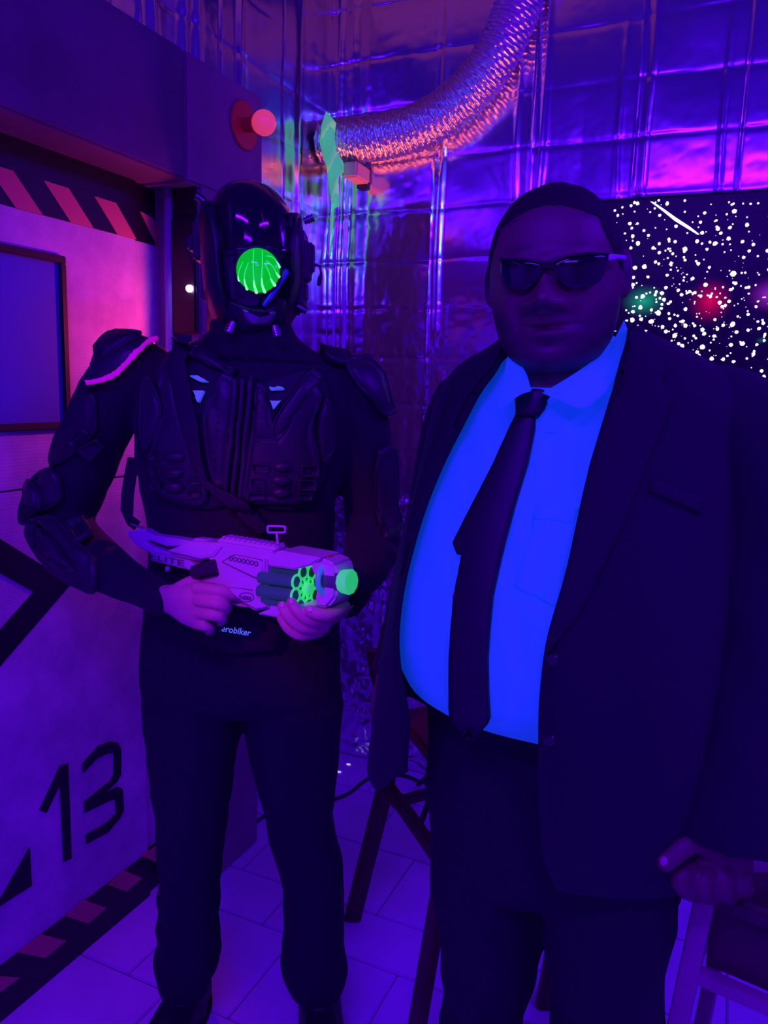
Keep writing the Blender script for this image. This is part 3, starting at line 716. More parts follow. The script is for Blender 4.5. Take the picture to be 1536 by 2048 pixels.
def arm_tube(P, R, k=1.0, n=20): return tube([W(*p) for p in P], [pxm(r, p[2])*k for r, p in zip(R, P)], n, steps=36)
sh = remesh(joinVF(body_loft(torso, n=40), arm_tube(armR_p, armR_r), arm_tube(armL_p, armL_r)), .007, 3)
sh = fold(sh, 5, .004, (22, 22, 30))
shirt1 = mk('undershirt', sh, m_blackcloth, p1)
BV1 = bvh_of(sh)

# hands
def fingers(specs, n=12):
    return [tube([W(*p) for p in P], [r*k for k in np.linspace(1.06, .86, len(P))], n, steps=14) for P, r in specs]
def knuckle_hand(palm, specs, voxel=.0026):
    """palm: (centre px,py,d, half-height px, half-thickness m) sections"""
    rs = []
    for i, (x, y, d, hh, th, ang) in enumerate(palm):
        a = math.radians(ang); up = (CU*math.cos(a)+CR*math.sin(a)); rs.append(ell(W(x, y, d), up*pxm(hh, d), HF*th, 20, 2.5))
    return remesh(joinVF(loft(rs), *fingers(specs)), voxel, 2, .4)
handR = knuckle_hand([(300,1190,1.41,30,.024,-35),(330,1200,1.392,33,.021,-25),(362,1208,1.378,42,.019,-8),(392,1212,1.368,47,.017,0),(408,1213,1.365,44,.014,0)],
    [([(396,1176,1.362),(436,1181,1.345),(462,1188,1.35),(482,1193,1.365)], .0118),
     ([(398,1201,1.356),(432,1206,1.338),(452,1214,1.348),(448,1222,1.375)], .0116),
     ([(396,1226,1.358),(426,1230,1.342),(444,1236,1.352),(440,1243,1.378)], .0110),
     ([(392,1248,1.362),(408,1252,1.350),(420,1256,1.358),(418,1262,1.38)], .0098),
     ([(345,1185,1.385),(378,1166,1.39),(408,1158,1.40),(432,1156,1.41)], .0125)])
handL = knuckle_hand([(712,1200,1.36,30,.022,30),(698,1218,1.335,31,.02,40),(682,1232,1.31,32,.018,52),(662,1243,1.288,30,.016,60),(645,1246,1.28,26,.014,62)],
    [([(688,1214,1.285),(664,1228,1.252),(640,1229,1.238),(620,1221,1.24)], .0118),
     ([(656,1242,1.272),(622,1241,1.25),(597,1224,1.245),(583,1205,1.252)], .0108),
     ([(648,1254,1.280),(607,1255,1.258),(580,1236,1.254),(565,1212,1.262)], .0108),
     ([(640,1262,1.290),(603,1270,1.272),(578,1258,1.268),(563,1236,1.275)], .0102),
     ([(692,1205,1.335),(690,1168,1.335),(677,1134,1.325),(665,1115,1.318)], .0108)])
core = joinVF(body_loft([(r[0], r[1]+8, r[2]-8, r[3], r[4]*.93, (r[5] if len(r) > 5 else r[4])*.93) for r in torso], n=28),
    arm_tube(armR_p, armR_r, .85, 14), arm_tube(armL_p, armL_r, .85, 14),
    body_loft([(r[0], r[1]+10, r[2]-10, r[3], r[4]*.9, (r[5] if len(r) > 5 else r[4])*.9) for r in pelvis], n=28),
    body_loft([(r[0], r[1]+16, r[2]-16, r[3], r[4]*.8, r[4]*.8) for r in legL], n=20), body_loft([(r[0], r[1]+16, r[2]-16, r[3], r[4]*.8, r[4]*.8) for r in legR], n=20),
    body_loft([(400,462,540,D1,.06,.07),(430,445,560,D1,.075,.09),(500,440,562,D1,.082,.095),(580,448,556,D1,.082,.08),(630,462,545,D1,.075,.05),(660,455,552,D1,.05,.06),(700,450,555,D1,.055,.06)], n=24))
mk('body', joinVF(remesh(core, .012, 2), handR, handL), m_skin1, p1)
bvhL = bvh_of(handL)
for x, y, rx, ry in ((620,1219,7,5.5),(583,1202,5.5,6),(565,1209,5.5,6.5)):
    V = pillow(bvhL, [(x+rx*math.cos(a), y+ry*math.sin(a)) for a in np.linspace(0, 6.28, 12)[:-1]], .0012, [(1, -.5), (1, .6), (.7, 1), (.3, 1.1)], 16, 1.25)
    mk('fingernail', V, m_nail, p1)

# hood collar
hood = loft([ring(zat(500, py, D1), a, b, D1, bf, bb, n=40) for py, a, b, bf, bb in ((600,430,580,.085,.105),(630,424,584,.09,.11),(655,417,588,.093,.115),(675,408,600,.097,.118),(695,375,628,.10,.12),(712,330,662,.105,.12),(728,300,690,.10,.11))])
hood = fold(remesh(hood, .006, 2), 9, .007, (30, 30, 40))
mk('hood', hood, mat('black_hood_cloth', (.014, .013, .020), .9, bump=.3, bscale=250), p1)

# ---- helmet
hel = [(366,478,508,.02,.03),(371,462,530,.045,.055),(380,449,551,.07,.085),(394,436,567,.092,.108),(414,425,582,.108,.122),(440,417,590,.117,.13),(480,411,596,.122,.133),(520,410,598,.124,.133),(560,413,598,.124,.13),(590,418,594,.121,.12),(615,426,587,.116,.105),(640,438,575,.107,.085),(660,450,562,.094,.06),(676,464,548,.07,.03)]
helm = loft([ring(zat((a+b)/2, py, D1), a, b, D1, bf, bb, n=56, e=2.15) for py, a, b, bf, bb in hel])
hm = mk('helmet', helm, m_gloss, p1)
BVH_ = bvh_of(helm)
def hp(name, outline, h, m, prof=None, N=48, smooth=True): return mk(name, pillow(BVH_, outline, h, prof, N, D1-.1, smooth), m, hm)
flat_prof = [(1, -.6), (1, .8), (.96, 1), (.6, 1.02), (.3, 1.03)]
# side shells (matte), framing the glossy dome
hp('side_shell', [(414,405),(424,404),(432,430),(440,480),(444,540),(452,590),(470,640),(466,668),(448,660),(428,620),(418,570),(412,500),(410,440)], .012, m_rubber, flat_prof)
hp('side_shell', [(592,432),(584,425),(578,450),(576,510),(578,560),(570,600),(556,640),(560,662),(575,640),(588,615),(596,570),(598,500)], .012, m_rubber, flat_prof)
hp('jaw_guard', [(462,600),(492,612),(516,618),(545,610),(562,596),(566,630),(553,660),(530,676),(500,678),(474,670),(462,645)], .012, m_rubber, flat_prof)
hp('brow_ridge', [(446,500),(470,497),(500,494),(535,492),(565,494),(578,500),(570,507),(540,503),(500,505),(470,508),(448,508)], .004, m_gloss, flat_prof)
hp('vent_bracket', [(487,614),(497,617),(502,631),(527,632),(532,619),(540,616),(536,628),(529,638),(500,638),(491,628)], .021, mat('vent_metal', (.3, .32, .34), .3, metal=.6), flat_prof, smooth=False)
hp('vent_grille', [(500,615),(529,616),(524,630),(504,629)], .018, m_rubber, flat_prof, smooth=False)
hp('reflective_edge', [(568,538),(571,545),(548,582),(526,612),(523,611),(540,580)], .009, mat('blue_edge', (.1, .15, .6), .3), flat_prof, smooth=False)
# lens: a lit green globe with swirled ridges
lc1, ln1 = hit(BVH_, 516, 541); look = (CAM-lc1).normalized(); lcen = lc1-look*.012; LR = pxm(43, (lcen-CAM).dot(HF))
def lens_mat():
    m = bpy.data.materials.new('green_lens'); m.use_nodes = True; nt = m.node_tree; b = nt.nodes['Principled BSDF']
    b.inputs['Base Color'].default_value = (.0, .12, .01, 1); b.inputs['Roughness'].default_value = .12
    b.inputs['Emission Color'].default_value = (0.0, .62, .015, 1); b.inputs['Emission Strength'].default_value = .80; return m
lens = mk('lens', ball(lcen, LR, 40), lens_mat(), hm)
m_fil = mat('lens_filament', (.2, .9, .3), .2, emit=(.25, 1.0, .35), estr=1.0)
m_fil2 = mat('lens_filament_dim', (.05, .7, .1), .2, emit=(.03, .85, .08), estr=.95)
lu = CU - look*CU.dot(look); lu.normalize(); lr = lu.cross(look).normalized()
def sph(x, y):
    x = x/43.0; y = y/43.0; z = math.sqrt(max(.02, 1-x*x-y*y)); return lcen+(lr*(-x)*-1+lu*(-y)+look*z)*LR*1.004
if (sph(10, 0)-sph(-10, 0)).dot(CR) < 0: lr = -lr
for pts, thick in (([(-8,-36),(-9,-10),(-8,12),(-7,26),(-3,40)], 0), ([(8,-36),(8,-10),(7,6),(8,26),(13,39)], 0), ([(-18,-12),(-24,4),(-25,20),(-20,36)], 0), ([(-28,-14),(-35,2),(-37,14),(-34,24)], 0),
                   ([(12,-14),(20,2),(25,16),(32,26)], 0), ([(16,-18),(28,-8),(35,4),(40,10)], 0), ([(16,-27),(28,-25),(36,-16),(40,-8)], 0)):
    P = catmull([(a, b_, 0) for a, b_ in pts], 16)
    for seg, mm, r0, r1 in ((P[:10], m_fil2, .0007, .0010), (P[9:], m_fil, .0011, .0032)):
        V = tube([sph(p.x, p.y) for p in seg], [r0+(r1-r0)*i/(len(seg)-1) for i in range(len(seg))], 8, flat=(look, .35))
        mk('lens_filament', V, mm, hm)
mk('lens_rim', ringmesh(lcen+look*.010, look, LR*1.0, .0035, 48, 10), m_rubber, hm)
# bolts and side gear
def bolt(px, py, d, dirv, r=.008, L=.02, m=None):
    c = W(px, py, d); dirv = dirv.normalized(); parts = [cyl(c, c+dirv*L, r*.75, 14)]
    for k in range(3): parts.append(cyl(c+dirv*(L*.35+k*L*.25), c+dirv*(L*.35+k*L*.25+L*.14), r, 16))
    mk('bolt', joinVF(*parts), m or m_boltd, hm, 'auto')
m_boltd = mat('dark_chrome', (.16, .16, .19), .25, metal=1)
out_l = (-HR*.8+UZ*.5); out_r = (HR*.8+UZ*.35)
bolt(411, 404, D1-.02, out_l); bolt(608, 443, D1-.02, out_r); bolt(595, 612, D1-.03, HR*.8-UZ*.4)
bolt(466, 645, D1-.115, -HF*.35-UZ+HR*-.35, .0085, .022, m_bolt); bolt(549, 653, D1-.115, -HF*.35-UZ+HR*.35, .0085, .022, m_bolt)
bolt(414, 420, D1-.06, out_l*.6-HF, .006, .012)
def gear(px0, py0, px1, py1, d0, d1, m=m_rubber, bev=.004, name='side_module'):
    a, b_ = W(px0, py0, d0), W(px1, py1, d0); c = (a+b_)/2+HF*(d1-d0)/2
    mk(name, obox(c, HR*abs((b_-a).dot(HR))/2, HF*(d1-d0)/2, UZ*abs(b_.z-a.z)/2, bev), m, hm, 'auto')
gear(590, 455, 606, 610, D1-.03, D1+.05); gear(600, 480, 619, 560, D1-.02, D1+.03); gear(614, 484, 627, 545, D1-.01, D1+.02, m_armor2)
gear(598, 560, 612, 600, D1-.02, D1+.03); gear(586, 600, 600, 628, D1-.02, D1+.02)
gear(393, 420, 414, 470, D1-.03, D1+.05); gear(384, 440, 402, 520, D1-.02, D1+.04, m_armor2); gear(400, 470, 416, 600, D1-.03, D1+.05); gear(372, 470, 388, 500, D1-.01, D1+.03, m_armor2)
mk('boom_mic', tube([W(*p) for p in ((624,532,D1),(634,530,D1),(640,536,D1),(642,548,D1),(640,556,D1),(638,568,D1))], [.0022,.0022,.0022,.0025,.0045,.004], 10, steps=24), m_armor2, hm)
mk('cable', tube([W(*p) for p in ((370,470,D1),(366,490,D1),(378,512,D1),(385,535,D1),(389,552,D1))], .0016, 8, steps=24), m_armor2, hm)

# ---- armour vest
c7 = lambda L: [(240+x/2.648, 640+y/2.648) for x, y in L]
vest = mk('armour_vest', pillow(BV1, c7([(250,205),(420,165),(560,235),(620,310),(760,330),(960,270),(1060,300),(1110,420),(1110,700),(1060,880),(1000,985),(840,1005),(640,975),(560,985),(470,1000),(330,985),(200,920),(150,760),(110,620),(120,380),(160,270)]), .010, [(1, -.6), (1, .7), (.97, 1), (.8, 1), (.6, 1), (.4, 1), (.2, 1)], 80, D1-.1), mat('vest_mesh', (.018, .017, .024), .7, bump=.5, bscale=350), p1)
BV2 = bvh_of(([v.co for v in vest.data.vertices], [tuple(p.vertices) for p in vest.data.polygons]), sh)
def ap(name, outline, h=.012, m=m_armor, prof=None, N=60, smooth=True, parent=vest, bv=BV2, center=None): return mk(name, pillow(bv, outline, h, prof, N, D1-.1, smooth, center), m, parent)
ap('chest_plate', c7([(250,210),(285,225),(305,330),(330,450),(375,600),(425,760),(465,880),(465,955),(420,985),(330,968),(230,930),(180,880),(178,780),(182,680),(212,560),(250,480),(232,380),(212,290)]), .014)
ap('chest_plate', c7([(730,330),(765,350),(790,480),(800,580),(850,560),(920,440),(985,320),(1040,345),(1068,410),(1030,490),(1022,600),(1050,720),(1040,880),(985,965),(840,975),(700,970),(645,940),(645,860),(690,600)]), .014, center=(240+850/2.648, 640+760/2.648))
ap('flank_plate', c7([(150,290),(190,335),(235,470),(218,570),(180,650),(135,695),(112,560),(120,400),(132,310)]), .010)
ap('flank_plate', c7([(1085,400),(1118,480),(1122,680),(1070,760),(1040,620),(1048,500)]), .010)
ap('inner_plate', c7([(545,270),(598,300),(600,430),(572,700),(552,885),(505,890),(470,760),(440,490),(490,400)]), .012)
ap('inner_plate', c7([(725,335),(765,350),(785,480),(800,600),(840,645),(780,660),(720,640),(700,560)]), .016)
ap('collar_plate', c7([(380,165),(420,160),(520,225),(600,285),(590,300),(530,270),(440,235),(380,205)]), .016)
ap('collar_plate', c7([(1060,300),(1000,270),(900,400),(800,560),(800,640),(850,620),(940,480)]), .018)
for x0, x1, w in ((612, 560, 17), (650, 600, 15), (690, 640, 17)):
    P = resample2(c7([(x0, 325), (x0-8, 500), ((x0+x1)/2-6, 720), (x1, 950)]), 20); Q = [hit(BV2, *p, dflt=D1-.1) for p in P]
    mk('spine_rib', tube([l+n*.010 for l, n in Q], w/2.648*D1/FPX*.9, 10), m_armor, vest)
cells = [(190,690,250,740),(190,770,245,815),(195,848,245,890),(385,740,448,775),(385,815,445,860),(375,890,440,932),(700,755,790,797),(690,830,770,877),(680,905,765,942),(950,760,1030,820),(940,835,1020,890),(930,905,1000,942)]
for a, b_, c_, d_ in cells:
    ap('cell', c7([(a, b_), (c_, b_), (c_, d_), (a, d_)]), .022, m_armor, [(1, .3), (1, .9), (.86, .95), (.80, .55), (.4, .5)], 24, False)
for x, y in ((315,720),(310,805),(305,875),(855,770),(850,840),(850,905)):
    ap('rib_boss', c7([(x+50*math.cos(a), y+31*math.sin(a)) for a in np.linspace(0, 6.283, 17)[:-1]]), .026, m_armor, [(1, .3), (1, .55), (.85, .8), (.6, .95), (.3, 1.02)], 24)
for q in range(9):
    for x0, y0 in ((525, 470), (760, 380)):
        x, y = x0-q*2, y0+q*(38 if x0 < 600 else 29); ap('rivet', c7([(x+7*math.cos(a), y+7*math.sin(a)) for a in np.linspace(0, 6.283, 9)[:-1]]), .019, m_armor, [(1, .4), (1, .8), (.5, 1.0)], 10)
for pts in ([(378,305),(420,298),(475,332),(430,330)], [(395,380),(452,380),(424,442)], [(790,360),(830,354),(872,372),(800,376)], [(795,428),(852,428),(812,476)]):
    mk('shirt_print', pillow(BV2, c7(pts), .013, flat_prof, 24, D1-.1, False), m_tshirt, vest)
# shoulder pads
spL = [(183,778),(187,755),(203,712),(222,692),(243,683),(285,686),(303,697),(282,708),(262,728),(240,748),(212,762)]
ap('shoulder_pad', spL, .020, m_armor, [(1.02, -.2), (1.03, .6), (.95, 1), (.8, 1.1), (.5, 1.2), (.25, 1.2)], 56, True, p1, BV1)
ap('shoulder_ridge', [(203,712),(222,692),(243,683),(285,686),(270,700),(235,722),(208,735)], .030, m_armor2, None, 40, True, p1, BV1)
mk('shoulder_trim', patch(BV1, [(188,766),(214,758),(240,745),(263,724),(286,702),(304,692)], [(189,773),(216,765),(243,752),(267,730),(289,707),(306,696)], 40, 4, .026, .006, D1-.05, True), mat('pink_piping', (.85, .05, .45), .5, emit=(.62, .0, .30), estr=.5), p1)
ap('shoulder_pad', [(686,720),(727,722),(758,752),(772,800),(778,828),(762,834),(735,800),(705,765),(690,742)], .020, m_armor, None, 48, True, p1, BV1)
ap('shoulder_ridge', [(640,705),(690,716),(700,735),(670,735),(645,722)], .02, m_armor2, flat_prof, 36, True, p1, BV1)
# arm guards on the near arm
c8 = lambda L: [(30+x/3.413, 660+y/3.413) for x, y in L]
g1 = ap('arm_guard', c8([(410,480),(540,430),(570,560),(560,680),(440,830),(260,930),(285,760),(380,560)]), .012, m_armor2, None, 48, True, p1, BV1)
g2 = ap('elbow_guard', c8([(250,935),(310,980),(340,1080),(330,1160),(250,1225),(150,1285),(85,1335),(75,1250),(105,1140),(160,1020)]), .020, m_armor, None, 56, True, p1, BV1)
g3 = ap('elbow_guard', c8([(120,1290),(250,1262),(380,1380),(470,1480),(560,1560),(575,1765),(480,1745),(340,1675),(200,1545),(105,1375)]), .018, m_armor, None, 56, True, p1, BV1)
ap('guard_ridge', c8([(190,1040),(230,1080),(240,1200),(200,1250),(165,1220),(160,1110)]), .034, m_armor, None, 32, True, g2, BV1)
ap('guard_ridge', c8([(200,1340),(300,1430),(420,1560),(480,1640),(400,1620),(280,1520)]), .032, m_armor, None, 32, True, g3, BV1)
ap('buckle', c8([(360,1370),(440,1320),(540,1430),(460,1490)]), .026, m_armor2, [(1, .2), (1, 1), (.75, 1), (.7, .6), (.3, .6)], 32, False, g3, BV1)
ap('buckle', c8([(440,800),(560,720),(605,770),(505,880)]), .020, m_armor2, [(1, .2), (1, 1), (.75, 1), (.7, .6), (.3, .6)], 32, False, g1, BV1)
ap('buckle', c8([(385,760),(480,660),(520,690),(420,790)]), .018, m_armor2, [(1, .2), (1, 1), (.75, 1), (.7, .6), (.3, .6)], 32, False, g1, BV1)
ap('arm_guard', [(752,900),(782,890),(788,960),(790,1020),(798,1060),(775,1080),(752,1040),(745,960)], .014, m_armor2, None, 44, True, p1, BV1)
# waist pouch with lettering
BVT = bvh_of(tr, sh)
po = mk('waist_pouch', pillow(BVT, [(405,1205),(480,1200),(555,1206),(566,1250),(552,1288),(520,1300),(470,1302),(430,1294),(408,1268)], .022, [(1, -.6), (1, .7), (.96, .95), (.7, 1), (.4, 1.02), (.2, 1.02)], 56, D1-.1), mat('pouch_nylon', (.013, .012, .018), .8, bump=.4, bscale=200), p1)
BVP = bvh_of(([v.co for v in po.data.vertices], [tuple(p.vertices) for p in po.data.polygons]))
tv, tf = text_vf('Herobiker', 1.0, 0.0, .25, .006)
mnx, mxx = min(v.x for v in tv), max(v.x for v in tv); tw = mxx-mnx; out = []
for side in (.0015, .0003):
    for v in tv:
        u = (v.x-mnx)/tw; px = 431+u*71; py = 1260+u*12-v.y*(71/tw)*1.1
        l, n = hit(BVP, px, py, dflt=D1-.12); out.append(l+n*side)
k = len(tv)
mk('lettering', (out, [f for f in tf]+[tuple(i+k for i in f) for f in tf]), mat('glow_lettering', (.7, .75, .9), .6, emit=(.08, .22, .9), estr=.5), po, smooth=False)

# ================================================================== toy blaster held by the armoured person
m_gun = mat('blaster_grey_plastic', (.66, .50, .66), .33, bump=.05, bscale=60, var=.05, vscale=10)
m_gund = mat('blaster_dark_plastic', (.03, .03, .035), .4)
m_gung = mat('blaster_tube_plastic', (.05, .16, .14), .3, emit=(.0, .10, .07), estr=.12)
m_glowg = mat('blaster_glow_green', (.15, .9, .25), .4, emit=(.02, .62, .10), estr=.75)
GA, GB = W(255, 1088, 1.53), W(668, 1166, 1.26); ga = (GB-GA).normalized(); gu = (UZ-ga*UZ.dot(ga)).normalized(); gn = ga.cross(gu)
if gn.dot(CAM-GA) < 0: gn = -gn
def gp(px, py, t=0.0):
    v = ray(px, py); o = GA+gn*t; return CAM+v*((o-CAM).dot(gn)/v.dot(gn))
cg = lambda L: [(220+x/3.072, 1020+y/3.072) for x, y in L]
blaster = empty('toy_blaster', W(440, 1230, 1.38), 'grey toy dart blaster with green barrel tips in the armoured person hands', 'toy')
def gpr(name, pts, t1=.022, t0=-.022, m=m_gun, bev=.0025, parent=None):
    P = [gp(x, y, t1) for x, y in cg(pts)]; return mk(name, prism(P, gn*(t0-t1), bev), m, parent or blaster, 'auto')
recv = gpr('receiver', [(345,250),(505,195),(600,200),(700,205),(1000,255),(1005,330),(965,360),(962,545),(985,605),(890,622),(790,565),(700,470),(550,440),(640,325),(600,300)], .024, -.024)
gpr('stock', [(95,140),(185,118),(260,155),(515,195),(515,222),(400,225),(345,225),(250,190),(215,192),(250,225),(345,258),(600,290),(560,315),(240,262),(170,232),(120,180)], .014, -.014)
blk = gpr('stock_block', [(240,258),(480,312),(520,345),(505,395),(470,362),(440,360),(245,312)], .018, -.018)
m_darkshade = mat('blaster_dark_shade', (.10, .04, .13), .6)  # dark colour for painted shadow gaps, lettering and vent rings
def raised(name, pts, t1, m=m_gun, parent=None, gap=7):
    n = len(pts); cx = sum(p[0] for p in pts)/n; cy = sum(p[1] for p in pts)/n
    big = [(x+gap*(x-cx)/max(1, math.hypot(x-cx, y-cy)), y+gap*(y-cy)/max(1, math.hypot(x-cx, y-cy))) for x, y in pts]
    gpr(name+'_gap_shade', big, t1-.003, .018, m_darkshade, 0, parent); return gpr(name, pts, t1, .018, m, .0015, parent)  # darker rim plate paints the shadow gap around the raised plate
raised('cheek_plate_b', [(400,246),(505,210),(580,217),(670,232),(630,278),(560,290)], .0275, m_gun, recv)
gpr('cheek_plate', [(350,252),(505,203),(590,212),(690,225),(640,285),(560,300)], .0265, .02, m_gun, .001, recv)
raised('side_plate', [(690,320),(765,278),(925,310),(940,340),(920,425),(880,410)], .0295, m_gun, recv)
raised('lower_panel', [(715,475),(865,497),(960,598),(895,608),(800,560)], .029, m_gun, recv)
rl_ = gpr('top_rail', [(655,185),(690,165),(1030,222),(1030,245),(990,268),(655,208)], .012, -.012)
for q in range(11):
    x = 690+q*31; y = 160+q*5.1; gpr('rail_tooth', [(x, y), (x+17, y+3), (x+17, y+14), (x, y+11)], .012, -.012, m_gun, .0006, rl_)
gpr('rear_sight', [(505,185),(520,172),(590,182),(598,200),(505,198)], .010, -.010)
gpr('barrel_shroud', [(965,290),(1040,250),(1275,292),(1295,300),(1225,345),(1130,368),(968,345)], .030, -.030, m_gun, .004)
gpr('shroud_floor', [(962,545),(1040,570),(1180,590),(1240,600),(1240,640),(1050,668),(900,640),(985,605)], .026, -.026, m_gun, .003)
for k2, (x0, x1) in enumerate(((938, 952), (956, 968))):
    gpr('band', [(x0, 315), (x1, 300), (x1, 550), (x0, 545)], .0275+.001*k2, -.026, m_gun, .001, recv)
for q in range(7):
    x, y = 745+q*26, 297+q*5.5; c = gp(*cg([(x, y)])[0], .0285); mk('vent_ring', ringmesh(c+gn*.001, gn, .0038, .0011, 14, 6), m_darkshade, recv)
# rotating barrel cluster
cc0 = gp(*cg([(985, 452)])[0], .0); cc1 = gp(*cg([(1205, 482)])[0], .0); gax = (cc1-cc0).normalized(); CLL = (cc1-cc0).length
cu = (UZ-gax*UZ.dot(gax)).normalized(); cv = gax.cross(cu)
drum = mk('barrel_drum', cyl(cc0-gax*.004, cc0+gax*CLL*.93, .021, 28), m_gund, blaster, 'auto')
for q in range(8):
    a = q*math.pi/4+.2; off = (cu*math.cos(a)+cv*math.sin(a))*.0305
    mk('dart_tube', cyl(cc0+off, cc1+off, .0112, 18, .001), m_gung, drum, 'auto')
    mk('dart_tip', ringmesh(cc1+off, gax, .0116, .0022, 24, 8), m_glowg, drum)
    mk('dart_web', bar(cc1+off*.15, cc1+off*.72, .006, .004, gax, .0008), m_glowg, drum, 'auto')
mk('drum_hub', cyl(cc1-gax*.004, cc1+gax*.012, .010, 20, .002), m_glowg, drum, 'auto')
# front block, muzzle and glowing muzzle tip
fb = gp(*cg([(1275, 470)])[0], 0.0)
gpr('front_block', [(1235,310),(1300,300),(1375,330),(1395,420),(1385,540),(1330,605),(1260,600),(1255,540),(1275,440),(1225,360)], .026, -.03, m_gun, .005)
mz0 = gp(*cg([(1325, 425)])[0], .012); mz1 = gp(*cg([(1385, 432)])[0], .012); mdir = (mz1-mz0).normalized()
mk('muzzle', cyl(mz0, mz1+mdir*.02, .0175, 28, .001), mat('muzzle_smoke', (.10, .14, .16), .3), blaster, 'auto')
mk('muzzle_collar', ringmesh(gp(*cg([(1330, 425)])[0], .014), mdir, .024, .005, 32, 10), mat('collar_teal', (.15, .5, .5), .35, emit=(.0, .12, .16), estr=.5), blaster)
mz2 = gp(*cg([(1405, 434)])[0], .012)
mk('muzzle_tip', cyl(mz2+mdir*.006, mz2+mdir*.026, .0195, 10, .002, r2=.0215), m_glowg, blaster, 'auto')
gpr('orange_catch', [(1285,288),(1335,284),(1350,312),(1335,325),(1285,312)], .012, -.006, mat('orange_catch', (.7, .25, .1), .5), .002)
# flip-up loop sight
s0, s1 = gp(*cg([(1036, 248)])[0], 0), gp(*cg([(1024, 138)])[0], 0)
sg = mk('loop_sight', tube([s0, s1], .0022, 10), m_gun, blaster)
mk('sight_loop', tube([gp(*q, 0) for q in cg([(1024,138),(978,138),(970,130),(970,108),(978,99),(1068,102),(1076,110),(1076,130),(1068,138),(1024,138)])], .0020, 8, steps=50), m_gun, sg)
# charging lever, grip, trigger
mk('charging_lever', cyl(gp(*cg([(512, 385)])[0], .03), gp(*cg([(665, 350)])[0], .022), .0135, 24, .003, r2=.016), m_gund, blaster, 'auto')
gpr('grip', [(560,440),(700,470),(690,560),(640,760),(540,740),(570,560)], .014, -.014, m_gund, .004)
gpr('trigger_guard', [(690,540),(830,585),(840,600),(770,590),(700,565)], .008, -.008, m_gun, .0015)
gpr('trigger', [(710,500),(735,505),(722,560),(705,556)], .005, -.005, m_gund, .001)
gpr('small_knob', [(335,350),(355,345),(358,375),(340,380)], .02, .014, m_gun, .001, blk)
def gtext(body, p0, p1, t, h, m, parent):
    V, Fc = text_vf(body, 1.0, 0.0); x0, x1 = min(v.x for v in V), max(v.x for v in V); A, B = gp(*cg([p0])[0], t), gp(*cg([p1])[0], t)
    ax = (B-A); L = ax.length; ax.normalize(); up = gn.cross(ax); up = up if up.z > 0 else -up; s = L/(x1-x0); P = []
    for e in (.0012, 0): P += [A+ax*((v.x-x0)*s)+up*(v.y*h)+gn*e for v in V]
    n = len(V); mk('lettering', (P, list(Fc)+[tuple(i+n for i in f) for f in Fc]), m, parent, smooth=False)
gtext('ELITE', (252, 300), (455, 345), .0182, .016, m_darkshade, blk)
gtext('NERF', (805, 548), (870, 556), .0292, .010, m_darkshade, recv)
mk('logo_ring', ([], []) if False else tube([gp(*cg([(838+46*math.cos(a), 536+28*math.sin(a))])[0], .0292) for a in np.linspace(0, 6.283, 30)], .0008, 6, round_ends=False), m_darkshade, recv)
# sling: over the near shoulder, across the chest, down to the blaster
BV3 = bvh_of(([v.co for v in vest.data.vertices], [tuple(p.vertices) for p in vest.data.polygons]), sh, hood)
sl_a = c7([(300,75),(305,170),(290,250),(310,400),(345,560),(400,740),(440,850),(530,935),(600,985),(680,1070),(745,1120)])
sl_b = c7([(380,80),(385,200),(370,260),(400,420),(430,560),(455,740),(490,850),(590,900),(680,960),(760,1060),(790,1100)])
mk('sling', patch(BV3, sl_a, sl_b, 60, 7, .022, .004, D1-.1, True), m_strap, blaster)
bk = [W(x, y, d) for x, y, d in ((268,915,D1+.02),(261,950,D1+.01),(255,990,D1),(254,1020,1.55),(260,1040,1.54),(275,1052,1.53))]
bsl = []
for i, p in enumerate(bk): bsl.append(ell(p, HR*pxm(13, D1), HF*.002, 10, 3) if i < 4 else ell(p, (HR*.6+UZ*.8)*pxm(11, D1), HF*.002, 10, 3))
mk('sling_tail', loft(bsl), m_strap, blaster)
mk('sling_clip', tube([W(*p) for p in ((262,1048,1.53),(285,1056,1.525),(298,1062,1.52),(290,1072,1.52),(283,1058,1.52),(296,1085,1.52))], .0025, 8, steps=30), m_bolt, blaster)

# ================================================================== the suited man
PSI = 25.0
m_skin2 = None
m_hair = mat('black_hair', (.010, .008, .010), .75, bump=.8, bscale=420)
m_suit = mat('black_suit_wool', (.009, .008, .0165), .88, bump=.25, bscale=350, sheen=.04)
m_suitl = mat('black_lapel_wool', (.011, .009, .018), .85, bump=.25, bscale=350)
m_pants2 = mat('black_suit_trousers', (.008, .007, .014), .9, bump=.25, bscale=300)
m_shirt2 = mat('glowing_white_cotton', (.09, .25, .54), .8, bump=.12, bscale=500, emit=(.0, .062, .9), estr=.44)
m_tie = mat('dark_tie_silk', (.011, .006, .019), .5, bump=.1, bscale=400)
m_glass = mat('sunglass_lens', (.006, .004, .010), .06, coat=.5)
m_sgframe = mat('sunglass_frame', (.012, .010, .014), .3)
p2 = empty('person', (W(1120, 1500, 1.19).x, W(1120, 1500, 1.19).y, 0), 'man in open black suit, dark tie, sunglasses and glowing blue-white shirt', 'person')

